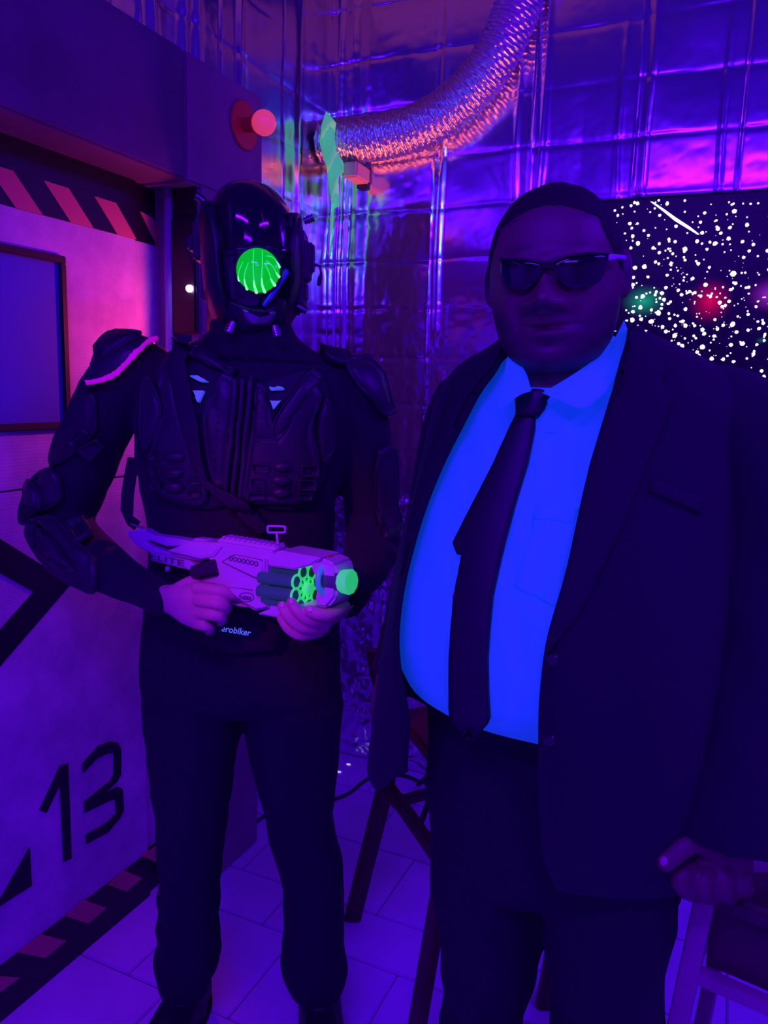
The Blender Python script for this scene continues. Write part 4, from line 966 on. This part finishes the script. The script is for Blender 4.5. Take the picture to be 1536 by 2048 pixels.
# ---- head
def skin2():
    m = bpy.data.materials.new('skin_brown'); m.use_nodes = True; nt = m.node_tree; b = nt.nodes['Principled BSDF']
    b.inputs['Roughness'].default_value = .5; b.inputs['Specular IOR Level'].default_value = .5
    at = nt.nodes.new('ShaderNodeAttribute'); at.attribute_name = 'beard'
    n = nt.nodes.new('ShaderNodeTexNoise'); n.inputs['Scale'].default_value = 260
    tc = nt.nodes.new('ShaderNodeTexCoord'); nt.links.new(tc.outputs['Object'], n.inputs['Vector'])
    mx = nt.nodes.new('ShaderNodeMix'); mx.data_type = 'RGBA'; mx.inputs[6].default_value = (.155, .075, .068, 1); mx.inputs[7].default_value = (.04, .03, .038, 1)
    nt.links.new(at.outputs['Fac'], mx.inputs[0]); nt.links.new(mx.outputs[2], b.inputs['Base Color'])
    bp = nt.nodes.new('ShaderNodeBump'); bp.inputs['Strength'].default_value = .2; bp.inputs['Distance'].default_value = .0015
    nt.links.new(n.outputs['Fac'], bp.inputs['Height']); nt.links.new(bp.outputs['Normal'], b.inputs['Normal'])
    return m
m_skin2 = skin2()
HD = 1.115; a = math.radians(20)
hfw = (-HF*math.cos(a) - HR*math.sin(a)).normalized(); tilt = math.radians(4.0)
hsd0 = (HR*math.cos(a) - HF*math.sin(a)).normalized()
hup = (UZ*math.cos(tilt) - hsd0*math.sin(tilt)).normalized(); hsd = hfw.cross(hup).normalized()
if hsd.dot(HR) < 0: hsd = -hsd
hfw = (hfw - hup*.0).normalized()
CHIN = W(1112, 748, HD)                  # base point of the head, under the chin, on the head axis
HS = .256
prof = [(0.0,.034,.052,-.03),(.008,.050,.070,-.04),(.022,.064,.083,-.055),(.045,.0765,.091,-.072),(.075,.0845,.094,-.088),(.105,.0885,.095,-.097),(.14,.0905,.096,-.103),(.165,.0895,.0965,-.105),(.189,.0835,.092,-.102),(.205,.0765,.0855,-.096),(.22,.067,.075,-.086),(.232,.0570,.0635,-.074),(.239,.0500,.0555,-.065),(.248,.0355,.0385,-.046),(.2535,.0220,.0235,-.028),(.256,.009,.009,-.012)]
def interp(z, k):
    xs = [p[0] for p in prof]; return float(np.interp(z, xs, [p[k] for p in prof]))
def smooth_interp(z, k):
    return sum(interp(min(max(z+o, 0), .256), k) for o in (-.006, -.003, 0, .003, .006))/5
G = lambda x, s: math.exp(-(x/s)**2)
def feat(x, z):
    """forward relief of the face at lateral x and height z above the chin"""
    r = 0.0
    if .085 < z < .165: r += .022*G(x, .0115)*min(1, max(0, (.163-z)/.05))
    r += .029*G(x, .0175)*G(z-.1015, .0135)
    for s in (-1, 1):
        r += .0165*G(x-s*.0205, .0095)*G(z-.097, .0095)
        r -= .0080*G(x-s*.034, .017)*G(z-.136, .012)
        r += .0055*G(x-s*.030, .028)*G(z-.156, .010)
        r += .0075*G(x-s*.047, .022)*G(z-.112, .020)
        r -= .0060*G(x-s*.037, .0065)*G(z-.082, .018)
        r += .0035*G(x-s*.050, .016)*G(z-.055, .022)
    r -= .0045*G(x, .016)*G(z-.0875, .004)
    r += .0095*G(x, .027)*G(z-.0775, .0058)*(1-.25*G(x, .005))
    r += .0115*G(x, .024)*G(z-.0605, .0062)
    r -= .0085*G(x, .031)*G(z-.0690-.0035*min(1, (x/.03)**2), .0022)
    r -= .0035*G(x, .020)*G(z-.047, .006)
    r += .0075*G(x, .022)*G(z-.026, .014)
    return r
def head_vf(off=0.0, features=True, nz=120, na=132, keep=None):
    V = []; Fc = []; info = []
    for i in range(nz):
        t = i/(nz-1); z = .256*(.5-.5*math.cos(math.pi*t))*.999 if False else .256*t*.999
        w, f, b = smooth_interp(z, 1)+off, smooth_interp(z, 2)+off, -smooth_interp(z, 3)+off
        for j in range(na):
            q = 2*math.pi*j/na; c, s = math.cos(q), math.sin(q); e = 2/2.25
            x = w*math.copysign(abs(c)**e, c); y = (f if s > 0 else b)*math.copysign(abs(s)**e, s)
            if features and s > 0: y += feat(x, z+.012)*min(1, s*2.2)
            V.append(CHIN + hsd*x + hfw*y + hup*(z*HS/.256)); info.append((x, y, z))
    for i in range(nz-1):
        for j in range(na):
            k = (j+1) % na; Fc.append((i*na+j, i*na+k, (i+1)*na+k, (i+1)*na+j))
    for i, r in ((0, 1), (nz-1, 0)):
        V.append(sum(V[i*na:(i+1)*na], Vector())/na); info.append((0, 0, .256*i/(nz-1)))
        for j in range(na): Fc.append((len(V)-1, i*na+j, i*na+(j+1) % na))
    return V, Fc, info
hV, hF, hI = head_vf()
def ear(s):
    c = CHIN + hsd*(s*.092) + hfw*(-.008) + hup*.132; rs = []
    for k in range(-4, 5):
        t = k/4.0; r = math.sqrt(max(0.02, 1-t*t)); rs.append(ell(c+hup*(t*.033)-hfw*(.004*t), hfw*(.018*r), hsd*(.0085*r+.002), 16))
    return loft(rs)
neck = tube([CHIN-hfw*.02+hup*.05, CHIN-hfw*.025-UZ*.02, CHIN-hfw*.03-UZ*.10], [.066, .069, .082], 28, steps=8)
headpart = remesh(joinVF((hV, hF), ear(1), ear(-1), neck), .0023, 1, .35)

# ---- suit torso
class Ring:
    def __init__(s, z, xL, xR, d, bf, bb, psi, e=2.3, n=72):
        an = math.radians(psi); s.nf = -HF*math.cos(an) - HR*math.sin(an); s.sd = HR*math.cos(an) - HF*math.sin(an)
        s.z, s.bf, s.bb, s.e = z, bf, bb, e; o = ((xL+xR)/2-768)*d/FPX; s.w = (xR-xL)/2*d/FPX
        for it in range(16):
            s.c = HF*d + HR*o; s.c.z = z; X = [proj(s.pt(2*math.pi*i/n))[0] for i in range(n)]; l, r = min(X), max(X)
            o += ((xL+xR)-(l+r))/2*d/FPX; s.w *= max(.4, min(2.0, (xR-xL)/max(r-l, 1)))
        s.c = HF*d + HR*o; s.c.z = z
    def pt(s, t):
        x, y = math.cos(t), math.sin(t); q = 2.0/s.e
        return s.c + s.sd*(s.w*math.copysign(abs(x)**q, x)) + s.nf*((s.bf if y > 0 else s.bb)*math.copysign(abs(y)**q, y))
    def pts(s, n=56): return [s.pt(2*math.pi*i/n) for i in range(n)]
def rings2(spec, psi=PSI): return [Ring(zat((r[1]+r[2])/2, r[0], r[3]), r[1], r[2], r[3], r[4], r[5], psi) for r in spec]
shirt_spec = [(672,1050,1240,1.16,.062,.075),(700,1034,1258,1.165,.078,.085),(730,1002,1300,1.175,.095,.10),(770,968,1350,1.185,.115,.12),(820,934,1395,1.19,.135,.14),(880,903,1418,1.19,.155,.15),(960,869,1428,1.19,.18,.15),(1040,843,1432,1.19,.205,.15),(1120,821,1432,1.19,.225,.15),(1200,804,1428,1.19,.24,.15),(1270,796,1424,1.19,.247,.15),(1325,799,1418,1.19,.24,.15),(1362,816,1410,1.19,.222,.145),(1392,850,1400,1.19,.19,.14),(1412,900,1390,1.19,.145,.13)]
shv = remesh(loft([r.pts() for r in rings2(shirt_spec)]), .008, 2)
BS = bvh_of(shv)
_tiecol = [(1060,800),(945,1250)]
def shirt_wr(v):
    px, py = proj(v); k = .0038*math.sin((px*.9+py*.33)*.055)*max(0, math.sin(py*.006)) + .0026*math.sin((px-py*.12)*.11+1.7) + .003*math.sin((px*.5+py*.42)*.03+.6)
    return (CAM-v).normalized()*k
shv2 = wrinkle(shv, shirt_wr)
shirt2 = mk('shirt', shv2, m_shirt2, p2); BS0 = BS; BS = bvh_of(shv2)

jspec = [(662,1022,1262,1.165,.075,.095),(675,1012,1300,1.17,.085,.105),(690,1000,1335,1.175,.095,.115),(710,972,1382,1.18,.107,.125),(732,935,1428,1.185,.12,.135),(758,908,1470,1.19,.13,.145),(795,886,1500,1.19,.142,.155),(850,868,1505,1.19,.158,.165),(930,850,1500,1.19,.183,.17),(1010,832,1492,1.19,.21,.17),(1090,812,1486,1.19,.232,.17),(1180,793,1480,1.19,.252,.17),(1270,779,1474,1.19,.262,.17),(1350,766,1468,1.19,.262,.17),(1430,756,1462,1.19,.25,.17),(1510,748,1458,1.19,.235,.17),(1560,743,1455,1.19,.225,.17),(1600,740,1452,1.19,.22,.17)]
eL = [(1030,640),(1022,690),(995,742),(960,790),(900,905),(870,970),(838,1060),(816,1150),(801,1240),(797,1330),(806,1420),(817,1474),(819,1540),(812,1600)]
eR = [(1250,600),(1255,660),(1250,690),(1240,720),(1220,800),(1180,930),(1150,1060),(1130,1150),(1110,1210),(1086,1310),(1080,1400),(1078,1515),(1080,1640),(1097,1751),(1124,1785)]
def ex(poly, y):
    ys = [p[1] for p in poly]; return float(np.interp(y, ys, [p[0] for p in poly]))
jr = rings2(jspec); strips = []; NJ = 72
for r in jr:
    best = None; fR = .02; fL = math.pi-.02
    T = np.linspace(0.02, math.pi-.02, 240); g = []
    for t in T:
        x, y = proj(r.pt(t)); g.append((x-ex(eR, y), x-ex(eL, y)))
    for i in range(len(T)-1):
        if g[i][0] > 0 >= g[i+1][0]: u = g[i][0]/(g[i][0]-g[i+1][0]); fR = T[i]+(T[i+1]-T[i])*u; break
    for i in range(len(T)-1):
        if g[i][1] > 0 >= g[i+1][1] and T[i] > fR: u = g[i][1]/(g[i][1]-g[i+1][1]); fL = T[i]+(T[i+1]-T[i])*u; break
    strips.append([r.pt(fR - (fR+2*math.pi-fL)*k/(NJ-1)) for k in range(NJ)])
# smooth between sections
rows_ = []
for j in range(NJ): rows_.append(catmull([(*s[j],) for s in strips], 70))
for j in range(NJ):
    for i in range(40, 70):
        p = rows_[j][i]; x = proj(p)[0]; rows_[j][i] = p+UZ*(.11*min(1, max(0, (960-x)/160))*min(1, max(.3, (x-735)/75))*((i-40)/29)**1.3)
V = [rows_[j][i] for i in range(70) for j in range(NJ)]; Fc = [(i*NJ+j, i*NJ+j+1, (i+1)*NJ+j+1, (i+1)*NJ+j) for i in range(69) for j in range(NJ-1)]
def jwr(v):
    px, py = proj(v); k = .003*math.sin((px*.6-py*.10)*.05)*max(0, min(1, (py-900)/300)); return (CAM-v).normalized()*k
jV = [v+jwr(v) for v in V]
jacket = mk('jacket', (jV, Fc), m_suit, p2); so_ = jacket.modifiers.new('thickness', 'SOLIDIFY'); so_.thickness = .006; so_.offset = 1
BJ = bvh_of((jV, Fc))
def sleeve(P, R, steps=30): return tube([W(*p) for p in P], [pxm(r, p[2]) for r, p in zip(R, P)], 28, steps=steps, round_ends=False)
def sl_wr(v):
    px, py = proj(v); return (CAM-v).normalized()*(.0025*math.sin(py*.045+px*.03)+.002*math.sin(py*.021-px*.05))
slR = sleeve([(925,790,1.28),(905,840,1.31),(882,930,1.34),(862,1030,1.355),(838,1130,1.36),(815,1235,1.365),(789,1342,1.37)], [52,56,52,50,48,47,48])
slL = sleeve([(1400,800,1.12),(1462,838,1.09),(1520,915,1.065),(1532,1050,1.05),(1522,1200,1.03),(1508,1350,1.01),(1478,1510,.99),(1450,1662,.98)], [78,100,124,120,116,117,122,132])
mk('sleeve', wrinkle(slR, sl_wr), m_suit, jacket)
mk('sleeve', remesh(joinVF(wrinkle(slL, sl_wr), ball(W(1476, 860, 1.09), pxm(104, 1.09), 28)), .008, 3), m_suit, jacket)
# lapels, buttons, pockets
mk('lapel', patch(BJ, [(1254,668),(1250,690),(1240,720),(1220,800),(1181,930),(1151,1060),(1131,1150),(1112,1212),(1092,1300)], [(1275,668),(1300,700),(1330,752),(1312,770),(1344,798),(1292,930),(1235,1075),(1165,1215),(1098,1305)], 50, 7, .012, .006, 1.05), m_suitl, jacket)
mk('lapel', patch(BJ, [(1020,695),(995,742),(960,790),(900,905),(870,970),(838,1060),(816,1150)], [(1012,694),(975,735),(915,775),(880,880),(852,960),(826,1060),(812,1150)], 40, 5, .010, .006, 1.2), m_suitl, jacket)
mk('chest_pocket', patch(BJ, [(1300,960),(1292,985)], [(1400,1000),(1392,1028)], 4, 8, .010, .004, 1.05), m_suitl, jacket)
m_btn = mat('suit_button', (.03, .025, .035), .12)
def button(bv, px, py, r, m, parent, dflt, h=.004):
    l, n = hit(bv, px, py, dflt=dflt); n = (n*.5+(CAM-l).normalized()*.5).normalized()
    mk('button', cyl(l, l+n*(h+.006), r, 20, .0015), m, parent, 'auto')
BJL = bvh_of((jV, Fc), slR)
for x, y in ((1105, 1318), (1100, 1478)): button(BJ, x, y, .0072, m_btn, jacket, 1.0)
for x, y in ((790, 1192), (769, 1325)): button(BJL, x, y, .007, m_btn, jacket, 1.32)
# tie
tl = [(1040,835),(1026,864),(993,938),(956,1012),(917,1090),(926,1112),(934,1114),(919,1192),(913,1254),(909,1315),(909,1380),(909,1420),(940,1460)]
trt = [(1075,839),(1073,860),(1059,930),(1034,1012),(1013,1090),(1008,1112),(1007,1116),(990,1192),(984,1254),(980,1315),(981,1380),(984,1430),(957,1460)]
tie = mk('tie', patch(BS0, tl, trt, 80, 8, .015, .011, 1.0, bulge=.003), m_tie, p2)
mk('knot', patch(BS, [(1043,788),(1041,812),(1040,836)], [(1110,794),(1096,816),(1075,840)], 10, 8, .016, .012, 1.05, bulge=.008), m_tie, tie)
# placket, pocket, collar
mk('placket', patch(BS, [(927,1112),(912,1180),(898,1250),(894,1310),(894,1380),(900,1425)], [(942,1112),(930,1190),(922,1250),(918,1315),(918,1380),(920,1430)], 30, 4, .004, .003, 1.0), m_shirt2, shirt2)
m_pearl = mat('shirt_button', (.75, .55, .75), .25)
for x, y in ((912, 1193), (906, 1316)): button(BS, x, y, .005, m_pearl, shirt2, 1.0, .001)
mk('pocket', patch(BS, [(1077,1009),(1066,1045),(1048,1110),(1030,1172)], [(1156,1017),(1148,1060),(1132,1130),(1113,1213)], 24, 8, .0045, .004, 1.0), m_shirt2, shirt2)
mk('pocket_hem', patch(BS, [(1077,1009),(1068,1039)], [(1156,1017),(1149,1048)], 5, 8, .0065, .003, 1.0), m_shirt2, shirt2)
BC = bvh_of(shv2, neck)
def wing(A, B, th=.004, n=28, m=9):
    A = catmull([(*W(*p),) for p in A], n); B = catmull([(*W(*p),) for p in B], n); V = []; Fc = []
    for s in (0, 1):
        for i in range(n):
            for j in range(m):
                p = A[i].lerp(B[i], j/(m-1)); V.append(p+(CAM-p).normalized()*(.006*math.sin(math.pi*j/(m-1)))-(CAM-p).normalized()*th*s)
    N = n*m
    for i in range(n-1):
        for j in range(m-1):
            q = i*m+j; Fc += [(q, q+1, q+m+1, q+m), (N+q, N+q+m, N+q+m+1, N+q+1)]
        for j in (0, m-1): q = i*m+j; Fc.append((q, q+m, N+q+m, N+q))
    for j in range(m-1):
        for i in (0, n-1): q = i*m+j; Fc.append((q, q+1, N+q+1, N+q))
    return V, Fc
mk('collar', wing([(1063,782,1.052),(1053,748,1.07),(1038,724,1.088),(1023,703,1.11)], [(1040,789,1.035),(994,819,1.05),(1004,768,1.08),(1016,706,1.11)]), m_shirt2, shirt2)
mk('collar', wing([(1084,786,1.045),(1110,771,1.045),(1149,747,1.052),(1190,718,1.075),(1222,688,1.10),(1248,640,1.135)], [(1112,798,1.03),(1162,818,1.02),(1196,798,1.03),(1226,766,1.05),(1253,712,1.085),(1257,664,1.125)]), m_shirt2, shirt2)
mk('collar_band', patch(BC, [(1058,768),(1072,781),(1085,786)], [(1062,780),(1074,790),(1085,793)], 8, 4, .012, .008, 1.07), m_shirt2, shirt2)
mk('collar_back', loft([ell(CHIN-hfw*.03-UZ*(.02+.03*k)+hup*.0, HR*(.080+.006*k), HF*(.078+.006*k), 40) for k in range(3)], cap=False), m_shirt2, shirt2)

# ---- trousers and shoes
pspec = [(1375,862,1395,1.19,.165,.15),(1400,850,1392,1.19,.17,.155),(1460,848,1390,1.19,.172,.155),(1540,848,1388,1.19,.17,.15),(1620,848,1382,1.19,.16,.145),(1690,850,1370,1.18,.15,.13),(1740,853,1362,1.18,.13,.12)]
pel2 = loft([r.pts() for r in rings2(pspec, 18)])
dA, dB = 1.22, 1.09
lgA = [(1600,848,1092,dA,.13),(1673,848,1090,dA,.128),(1740,853,1088,dA,.122),(1810,863,1085,dA,.115),(1897,876,1077,dA,.105),(1959,881,1056,dA,.096),(2000,886,1047,dA,.09),(2060,876,1041,dA,.088),(2200,872,1030,dA,.085),(2400,880,1025,dA,.08)]
lgB = [(1600,1075,1372,dB,.13),(1700,1074,1366,dB,.13),(1810,1074,1356,dB,.125),(1897,1078,1336,dB,.12),(1982,1100,1334,dB,.11),(2050,1099,1339,dB,.105),(2200,1103,1335,dB,.10),(2400,1112,1325,dB,.095),(2650,1125,1310,dB,.09)]
def legvf(spec, d):
    rs = [ring(zat((r[1]+r[2])/2, r[0], d), r[1], r[2], d, r[4], n=28) for r in spec]; c = sum(rs[-1], Vector())/28; r0 = (rs[-1][0]-c).length
    rs.append(ell(Vector((c.x, c.y, .05)), HR*r0*.95, -HF*r0*.95, 28)); return loft(rs), c
LA, cA = legvf(lgA, dA); LBv, cB = legvf(lgB, dB)
trv = fold(remesh(joinVF(pel2, LA, LBv), .008, 3), 21, .007, (16, 16, 10))
mk('trousers', trv, m_pants2, p2)
for c, yw in ((cA, -.5), (cB, -.2)):
    fwd = (-HF + HR*yw).normalized(); s_ = fwd.cross(UZ)
    f_ = loft([ell(Vector((c.x, c.y, 0))+fwd*q+UZ*(h/2+.012), s_*w_, UZ*(h/2), 24, 2.6) for q, w_, h in ((-.10,.025,.05),(-.085,.040,.085),(-.02,.046,.10),(.06,.050,.085),(.13,.054,.065),(.18,.046,.05),(.21,.026,.036))])
    s2 = mk('shoe', remesh(f_, .006, 2), mat('shoe_leather', (.01, .01, .012), .3), p2)
    mk('sole', loft([ell(Vector((c.x, c.y, 0))+fwd*.055+UZ*h, s_*.056, fwd*.16, 32, 2.8) for h in (.0005, .016)]), mat('boot_sole', (.01, .01, .01), .8), s2, 'auto')

# ---- hands and body
def hand2(palm, specs, voxel=.003):
    rs = [ell(W(x, y, d), CR*pxm(hw, d), HF*th, 22, 2.4) for x, y, d, hw, th in palm]
    return remesh(joinVF(loft(rs), *fingers(specs)), voxel, 2, .45)
h2L = hand2([(1460,1640,.985,50,.024),(1452,1672,.980,56,.024),(1442,1705,.972,68,.024),(1432,1735,.965,80,.023),(1430,1760,.962,76,.02)],
    [([(1425,1702,.962),(1396,1684,.952),(1370,1691,.943),(1348,1709,.94),(1331,1724,.938)], .0150),
     ([(1378,1738,.955),(1360,1757,.945),(1372,1778,.952),(1392,1785,.985),(1402,1770,1.01)], .0140),
     ([(1412,1748,.950),(1404,1772,.940),(1416,1789,.955),(1428,1790,.99),(1432,1775,1.012)], .0135),
     ([(1448,1748,.950),(1446,1772,.942),(1454,1788,.957),(1462,1788,.99),(1462,1775,1.01)], .0132),
     ([(1482,1742,.958),(1484,1762,.950),(1488,1776,.962),(1492,1778,.99)], .0125)])
h2R = hand2([(788,1330,1.37,34,.02),(784,1365,1.37,36,.02),(778,1400,1.37,38,.018),(775,1425,1.37,36,.016)],
    [([(758,1415,1.36),(752,1450,1.36),(756,1478,1.365)], .010), ([(772,1420,1.365),(768,1460,1.365),(770,1492,1.37)], .0105), ([(786,1420,1.37),(784,1458,1.37),(785,1486,1.375)], .010), ([(800,1415,1.375),(800,1445,1.375),(800,1468,1.38)], .009),
     ([(764,1370,1.35),(754,1395,1.34),(752,1420,1.34)], .011)])
core2 = joinVF(loft([[r.c+(p-r.c)*.93 for p in r.pts(40)] for r in rings2([q for q in shirt_spec if q[0] > 720])]), loft([[r.c+(p-r.c)*.9 for p in r.pts(40)] for r in rings2(pspec, 18)]),
    tube([W(1440,800,1.10), W(1520,900,1.06), W(1510,1350,1.01), W(1462,1650,.983)], [.045, .055, .05, .036], 16, steps=14), tube([W(930,800,1.28), W(880,930,1.34), W(820,1200,1.365), W(788,1340,1.37)], [.035, .036, .032, .026], 16, steps=14),
    loft([[sum(rg, Vector())/len(rg)+(p-sum(rg, Vector())/len(rg))*.8 for p in rg] for rg in [ring(zat((r[1]+r[2])/2, r[0], dA), r[1], r[2], dA, r[4], n=20) for r in lgA]]),
    loft([[sum(rg, Vector())/len(rg)+(p-sum(rg, Vector())/len(rg))*.8 for p in rg] for rg in [ring(zat((r[1]+r[2])/2, r[0], dB), r[1], r[2], dB, r[4], n=20) for r in lgB]]),
    tube([CHIN-hfw*.03+UZ*.02, CHIN-hfw*.04-UZ*.14], [.062, .075], 20, steps=6))
b2 = mk('body', joinVF(headpart, remesh(core2, .014, 2), h2L, h2R), m_skin2, p2)
at = b2.data.attributes.new('beard', 'FLOAT', 'POINT'); vals = []
for v in b2.data.vertices:
    d = v.co-CHIN; x, y, z = d.dot(hsd), d.dot(hfw), d.dot(hup); k = 0.0
    if -.03 < z < .2 and y > -.05 and abs(x) < .1 and d.length < .3:
        jaw = max(0, min(1, (.060+.045*min(1, (abs(x)/.075)**2)-z)/.02))*max(0, min(1, (z+.02)/.015))
        chin_clear = G(x, .034)*G(z-.040, .022); k = max(k, jaw*(1-.55*chin_clear)*.8)
        z += .012; k = max(k, .75*G(z-.0865-.004*math.cos(x*60), .0055)*max(0, 1-abs(x)/.045)**.3 if abs(x) < .045 else 0)
        k = max(k, .8*G(x, .009)*G(z-.048, .006)); k = max(k, .55*G(abs(x)-.040, .006)*G(z-.068, .018))
        z -= .012
        if y > 0:
            hl = .200+.012*math.cos(min(1, abs(x)/.07)*2.2) - max(0, (abs(x)-.064)*2.2); k = max(k, max(0, min(1, (z-hl+.012)/.014)))
            k = max(k, .5*G(z-.160, .004)*max(0, min(1, (abs(x)-.012)/.006))*max(0, min(1, (.058-abs(x))/.01)))
    vals.append(k)
at.data.foreach_set('value', vals)
BH2 = bvh_of(h2L)
mk('fingernail', pillow(BH2, [(1327+8*math.cos(q), 1722+10*math.sin(q)) for q in np.linspace(0, 6.283, 13)[:-1]], .0015, [(1, -.5), (1, .6), (.7, 1), (.3, 1.1)], 18, .94), mat('nail_dark', (.5, .3, .32), .3), p2)
# hair: close-cropped cap
cV, cF, cI = head_vf(.0016, False, 170, 200)
def hairy(i):
    x, y, z = i
    if y > 0: return z > .200+.012*math.cos(min(1, abs(x)/.07)*2.2) - max(0, (abs(x)-.064)*2.2)
    return z > .085+.09*max(0, min(1, (y+.05)/.05))
kf = [f for f in cF if all(hairy(cI[i]) for i in f)]
ids = sorted({i for f in kf for i in f}); mp2 = {i: k for k, i in enumerate(ids)}
hair = mk('hair', ([cV[i] for i in ids], [tuple(mp2[i] for i in f) for f in kf]), m_hair, p2); sm = hair.modifiers.new('thickness', 'SOLIDIFY'); sm.thickness = .002; sm.offset = -1
# sunglasses
gV, gF, gI = head_vf(.013, False, 60, 96); BG = bvh_of((gV, gF))
sg2 = mk('sunglasses', patch(BG, [(1080,524),(1080,539)], [(1110,523),(1108,540)], 4, 10, .004, .007, 1.02), m_sgframe, p2)
lp_ = [(1, -.8), (1, .4), (.95, .8), (.8, 1), (.5, 1.15), (.25, 1.2)]
mk('lens', pillow(BG, [(1003,524),(1016,519),(1050,521),(1084,527),(1085,546),(1072,567),(1052,579),(1030,581),(1012,573),(1004,550)], .004, lp_, 56, 1.03), m_glass, sg2)
mk('lens', pillow(BG, [(1104,529),(1130,515),(1175,509),(1214,510),(1212,535),(1201,560),(1180,573),(1150,577),(1125,570),(1109,552)], .004, lp_, 56, 1.03), m_glass, sg2)
mk('temple', patch(BG, [(1212,508),(1236,510),(1248,512)], [(1212,522),(1234,517),(1248,520)], 10, 4, .003, .005, 1.08), mat('temple_metal', (.6, .55, .65), .35), sg2)
mk('brow_bar', patch(BG, [(1003,517),(1050,517),(1084,523),(1106,522),(1130,511),(1175,505),(1214,506)], [(1003,522),(1050,522),(1084,528),(1106,528),(1130,516),(1175,510),(1214,511)], 40, 4, .005, .006, 1.03), m_sgframe, sg2)

# ================================================================== wooden stool behind the two
m_redwood = mat('red_brown_wood', (.075, .020, .022), .45, bump=.15, bscale=40, var=.25, vscale=12)
fA = onz(705, 1838)
A0 = [fA+UZ*.003]+[W(*p) for p in ((728,1742,1.915),(749,1660,1.905),(766,1592,1.90),(778,1530,1.90),(783,1460,1.905),(772,1400,1.915),(757,1345,1.93),(750,1300,1.94))]
st = empty('bar_chair', (W(880, 1700, 1.75).x, W(880, 1700, 1.75).y, 0), 'dark red-brown wooden chair with curved legs standing behind the gap between the two people', 'chair')
def wleg(pts, w, dpt, name='leg', m=m_redwood, parent=None):
    P = catmull([(*p,) for p in pts], 24); rs = []
    for i, p in enumerate(P): rs.append(ell(p, HR*w/2, HF*dpt/2, 16, 5))
    return mk(name, loft(rs), m, parent or st, 'auto')
wleg(A0, .048, .034, 'back_post')
nearT = W(905, 1640, 1.52); nb = W(843, 2000, 1.475); nd = (nb-nearT).normalized(); nfoot = nearT+nd*((nearT.z-.002)/-nd.z)
wleg([nearT, nb, nfoot], .040, .034)
shift = W(1010, 1560, 2.08)-W(785, 1600, 1.90); shift.z = 0
wleg([p+shift for p in A0], .048, .034, 'back_post')
wleg([nearT+shift, nb+shift, nfoot+shift], .040, .034)
ra, rb = W(772, 1567, 1.895), W(903, 1742, 1.52); rb.z = ra.z
for off in (Vector(), shift): mk('side_rail', bar(ra+off, Vector((nearT.x, nearT.y, ra.z))+off, .022, .036), m_redwood, st, smooth=False)
mk('back_rail', bar(W(785, 1606, 1.90), W(785, 1606, 1.90)+shift, .02, .026), m_redwood, st, smooth=False)
zs = .60; q0 = Vector((A0[5].x, A0[5].y, zs)); q1 = Vector((nearT.x, nearT.y, zs)); ins = (q1-q0).normalized()*.03
mk('seat', prism([q0+ins, q1-ins*.2, q1+shift-ins*.2, q0+shift+ins], UZ*.035, .006), m_redwood, st, 'auto')
for off in (Vector(), shift): mk('leg_top', bar(nearT+off, Vector((nearT.x, nearT.y, zs+.01))+off, .034, .034, HF), m_redwood, st, smooth=False)
mk('crest_rail', bar(A0[8]+UZ*-.03, A0[8]+shift-UZ*.03, .02, .06), m_redwood, st, smooth=False)

# ================================================================== pale wooden chair under the suited man's hand
m_pine = mat('pale_wood', (.36, .20, .25), .5, bump=.15, bscale=45, var=.15, vscale=14)
m_seat = mat('brown_seat_and_shaded_rail', (.07, .03, .035), .7, var=.2, vscale=20)
T0 = W(1420, 1752, 1.015); side = (HR*.817-HF*.577).normalized(); CW = .36
ch = empty('ladder_chair', (T0.x+side.x*CW/2, T0.y+side.y*CW/2, 0), 'pale wooden chair with cross rails under the suited man hand', 'chair')
def post(top, name='post'):
    ft = Vector((top.x, top.y, 0))-HR*.075-HF*.0; return mk(name, loft([ell(top, side*.0145, side.cross(UZ)*.0145, 12, 5), ell(ft, side*.0145, side.cross(UZ)*.0145, 12, 5)]), m_pine, ch, 'auto'), ft
_, F0 = post(T0); _, F1 = post(T0+side*CW)
def along(top, ft, z): t = (top.z-z)/top.z; return top.lerp(ft, t)
def rail(z, h, w, m=m_pine, nm='rail'): return mk(nm, bar(along(T0, F0, z), along(T0, F0, z)+side*CW, w, h), m, ch, smooth=False)
z1 = zat(1440, 1806, 1.0); z2 = zat(1415, 1958, 1.0)
rail(z1, .022, .018, m_seat); rail(z2, .022, .02)  # upper rail's shade put in by the dark seat colour
back = (HF*.817+HR*.577).normalized()
mk('seat', obox(along(T0, F0, (z1+z2)/2)+side*CW/2+back*.2+UZ*.0, side*CW/2*.95, back*.17, UZ*.018, .004), m_seat, ch, 'auto')
mk('back_panel', obox(along(T0, F0, (z1+z2)/2)+side*CW/2+back*.02, side*CW/2*.93, back*.005, UZ*abs(z1-z2)/2*.9, .002), m_seat, ch, 'auto')
for k in (0, 1):
    p = along(T0, F0, z2)+side*CW*k+back*.36; ft = F0+side*CW*k+back*.38
    mk('leg', loft([ell(Vector((p.x, p.y, (z1+z2)/2)), side*.0145, back*.0145, 12, 5), ell(Vector((ft.x, ft.y, 0)), side*.0145, back*.0145, 12, 5)]), m_pine, ch, 'auto')
    mk('rail', bar(along(T0, F0, z2)+side*CW*k, Vector((p.x, p.y, z2)), .018, .022), m_pine, ch, smooth=False)
mk('crest_rail', bar(W(1385, 1735, 1.03), W(1640, 1722, 1.05), .014, .020), m_pine, ch, smooth=False)
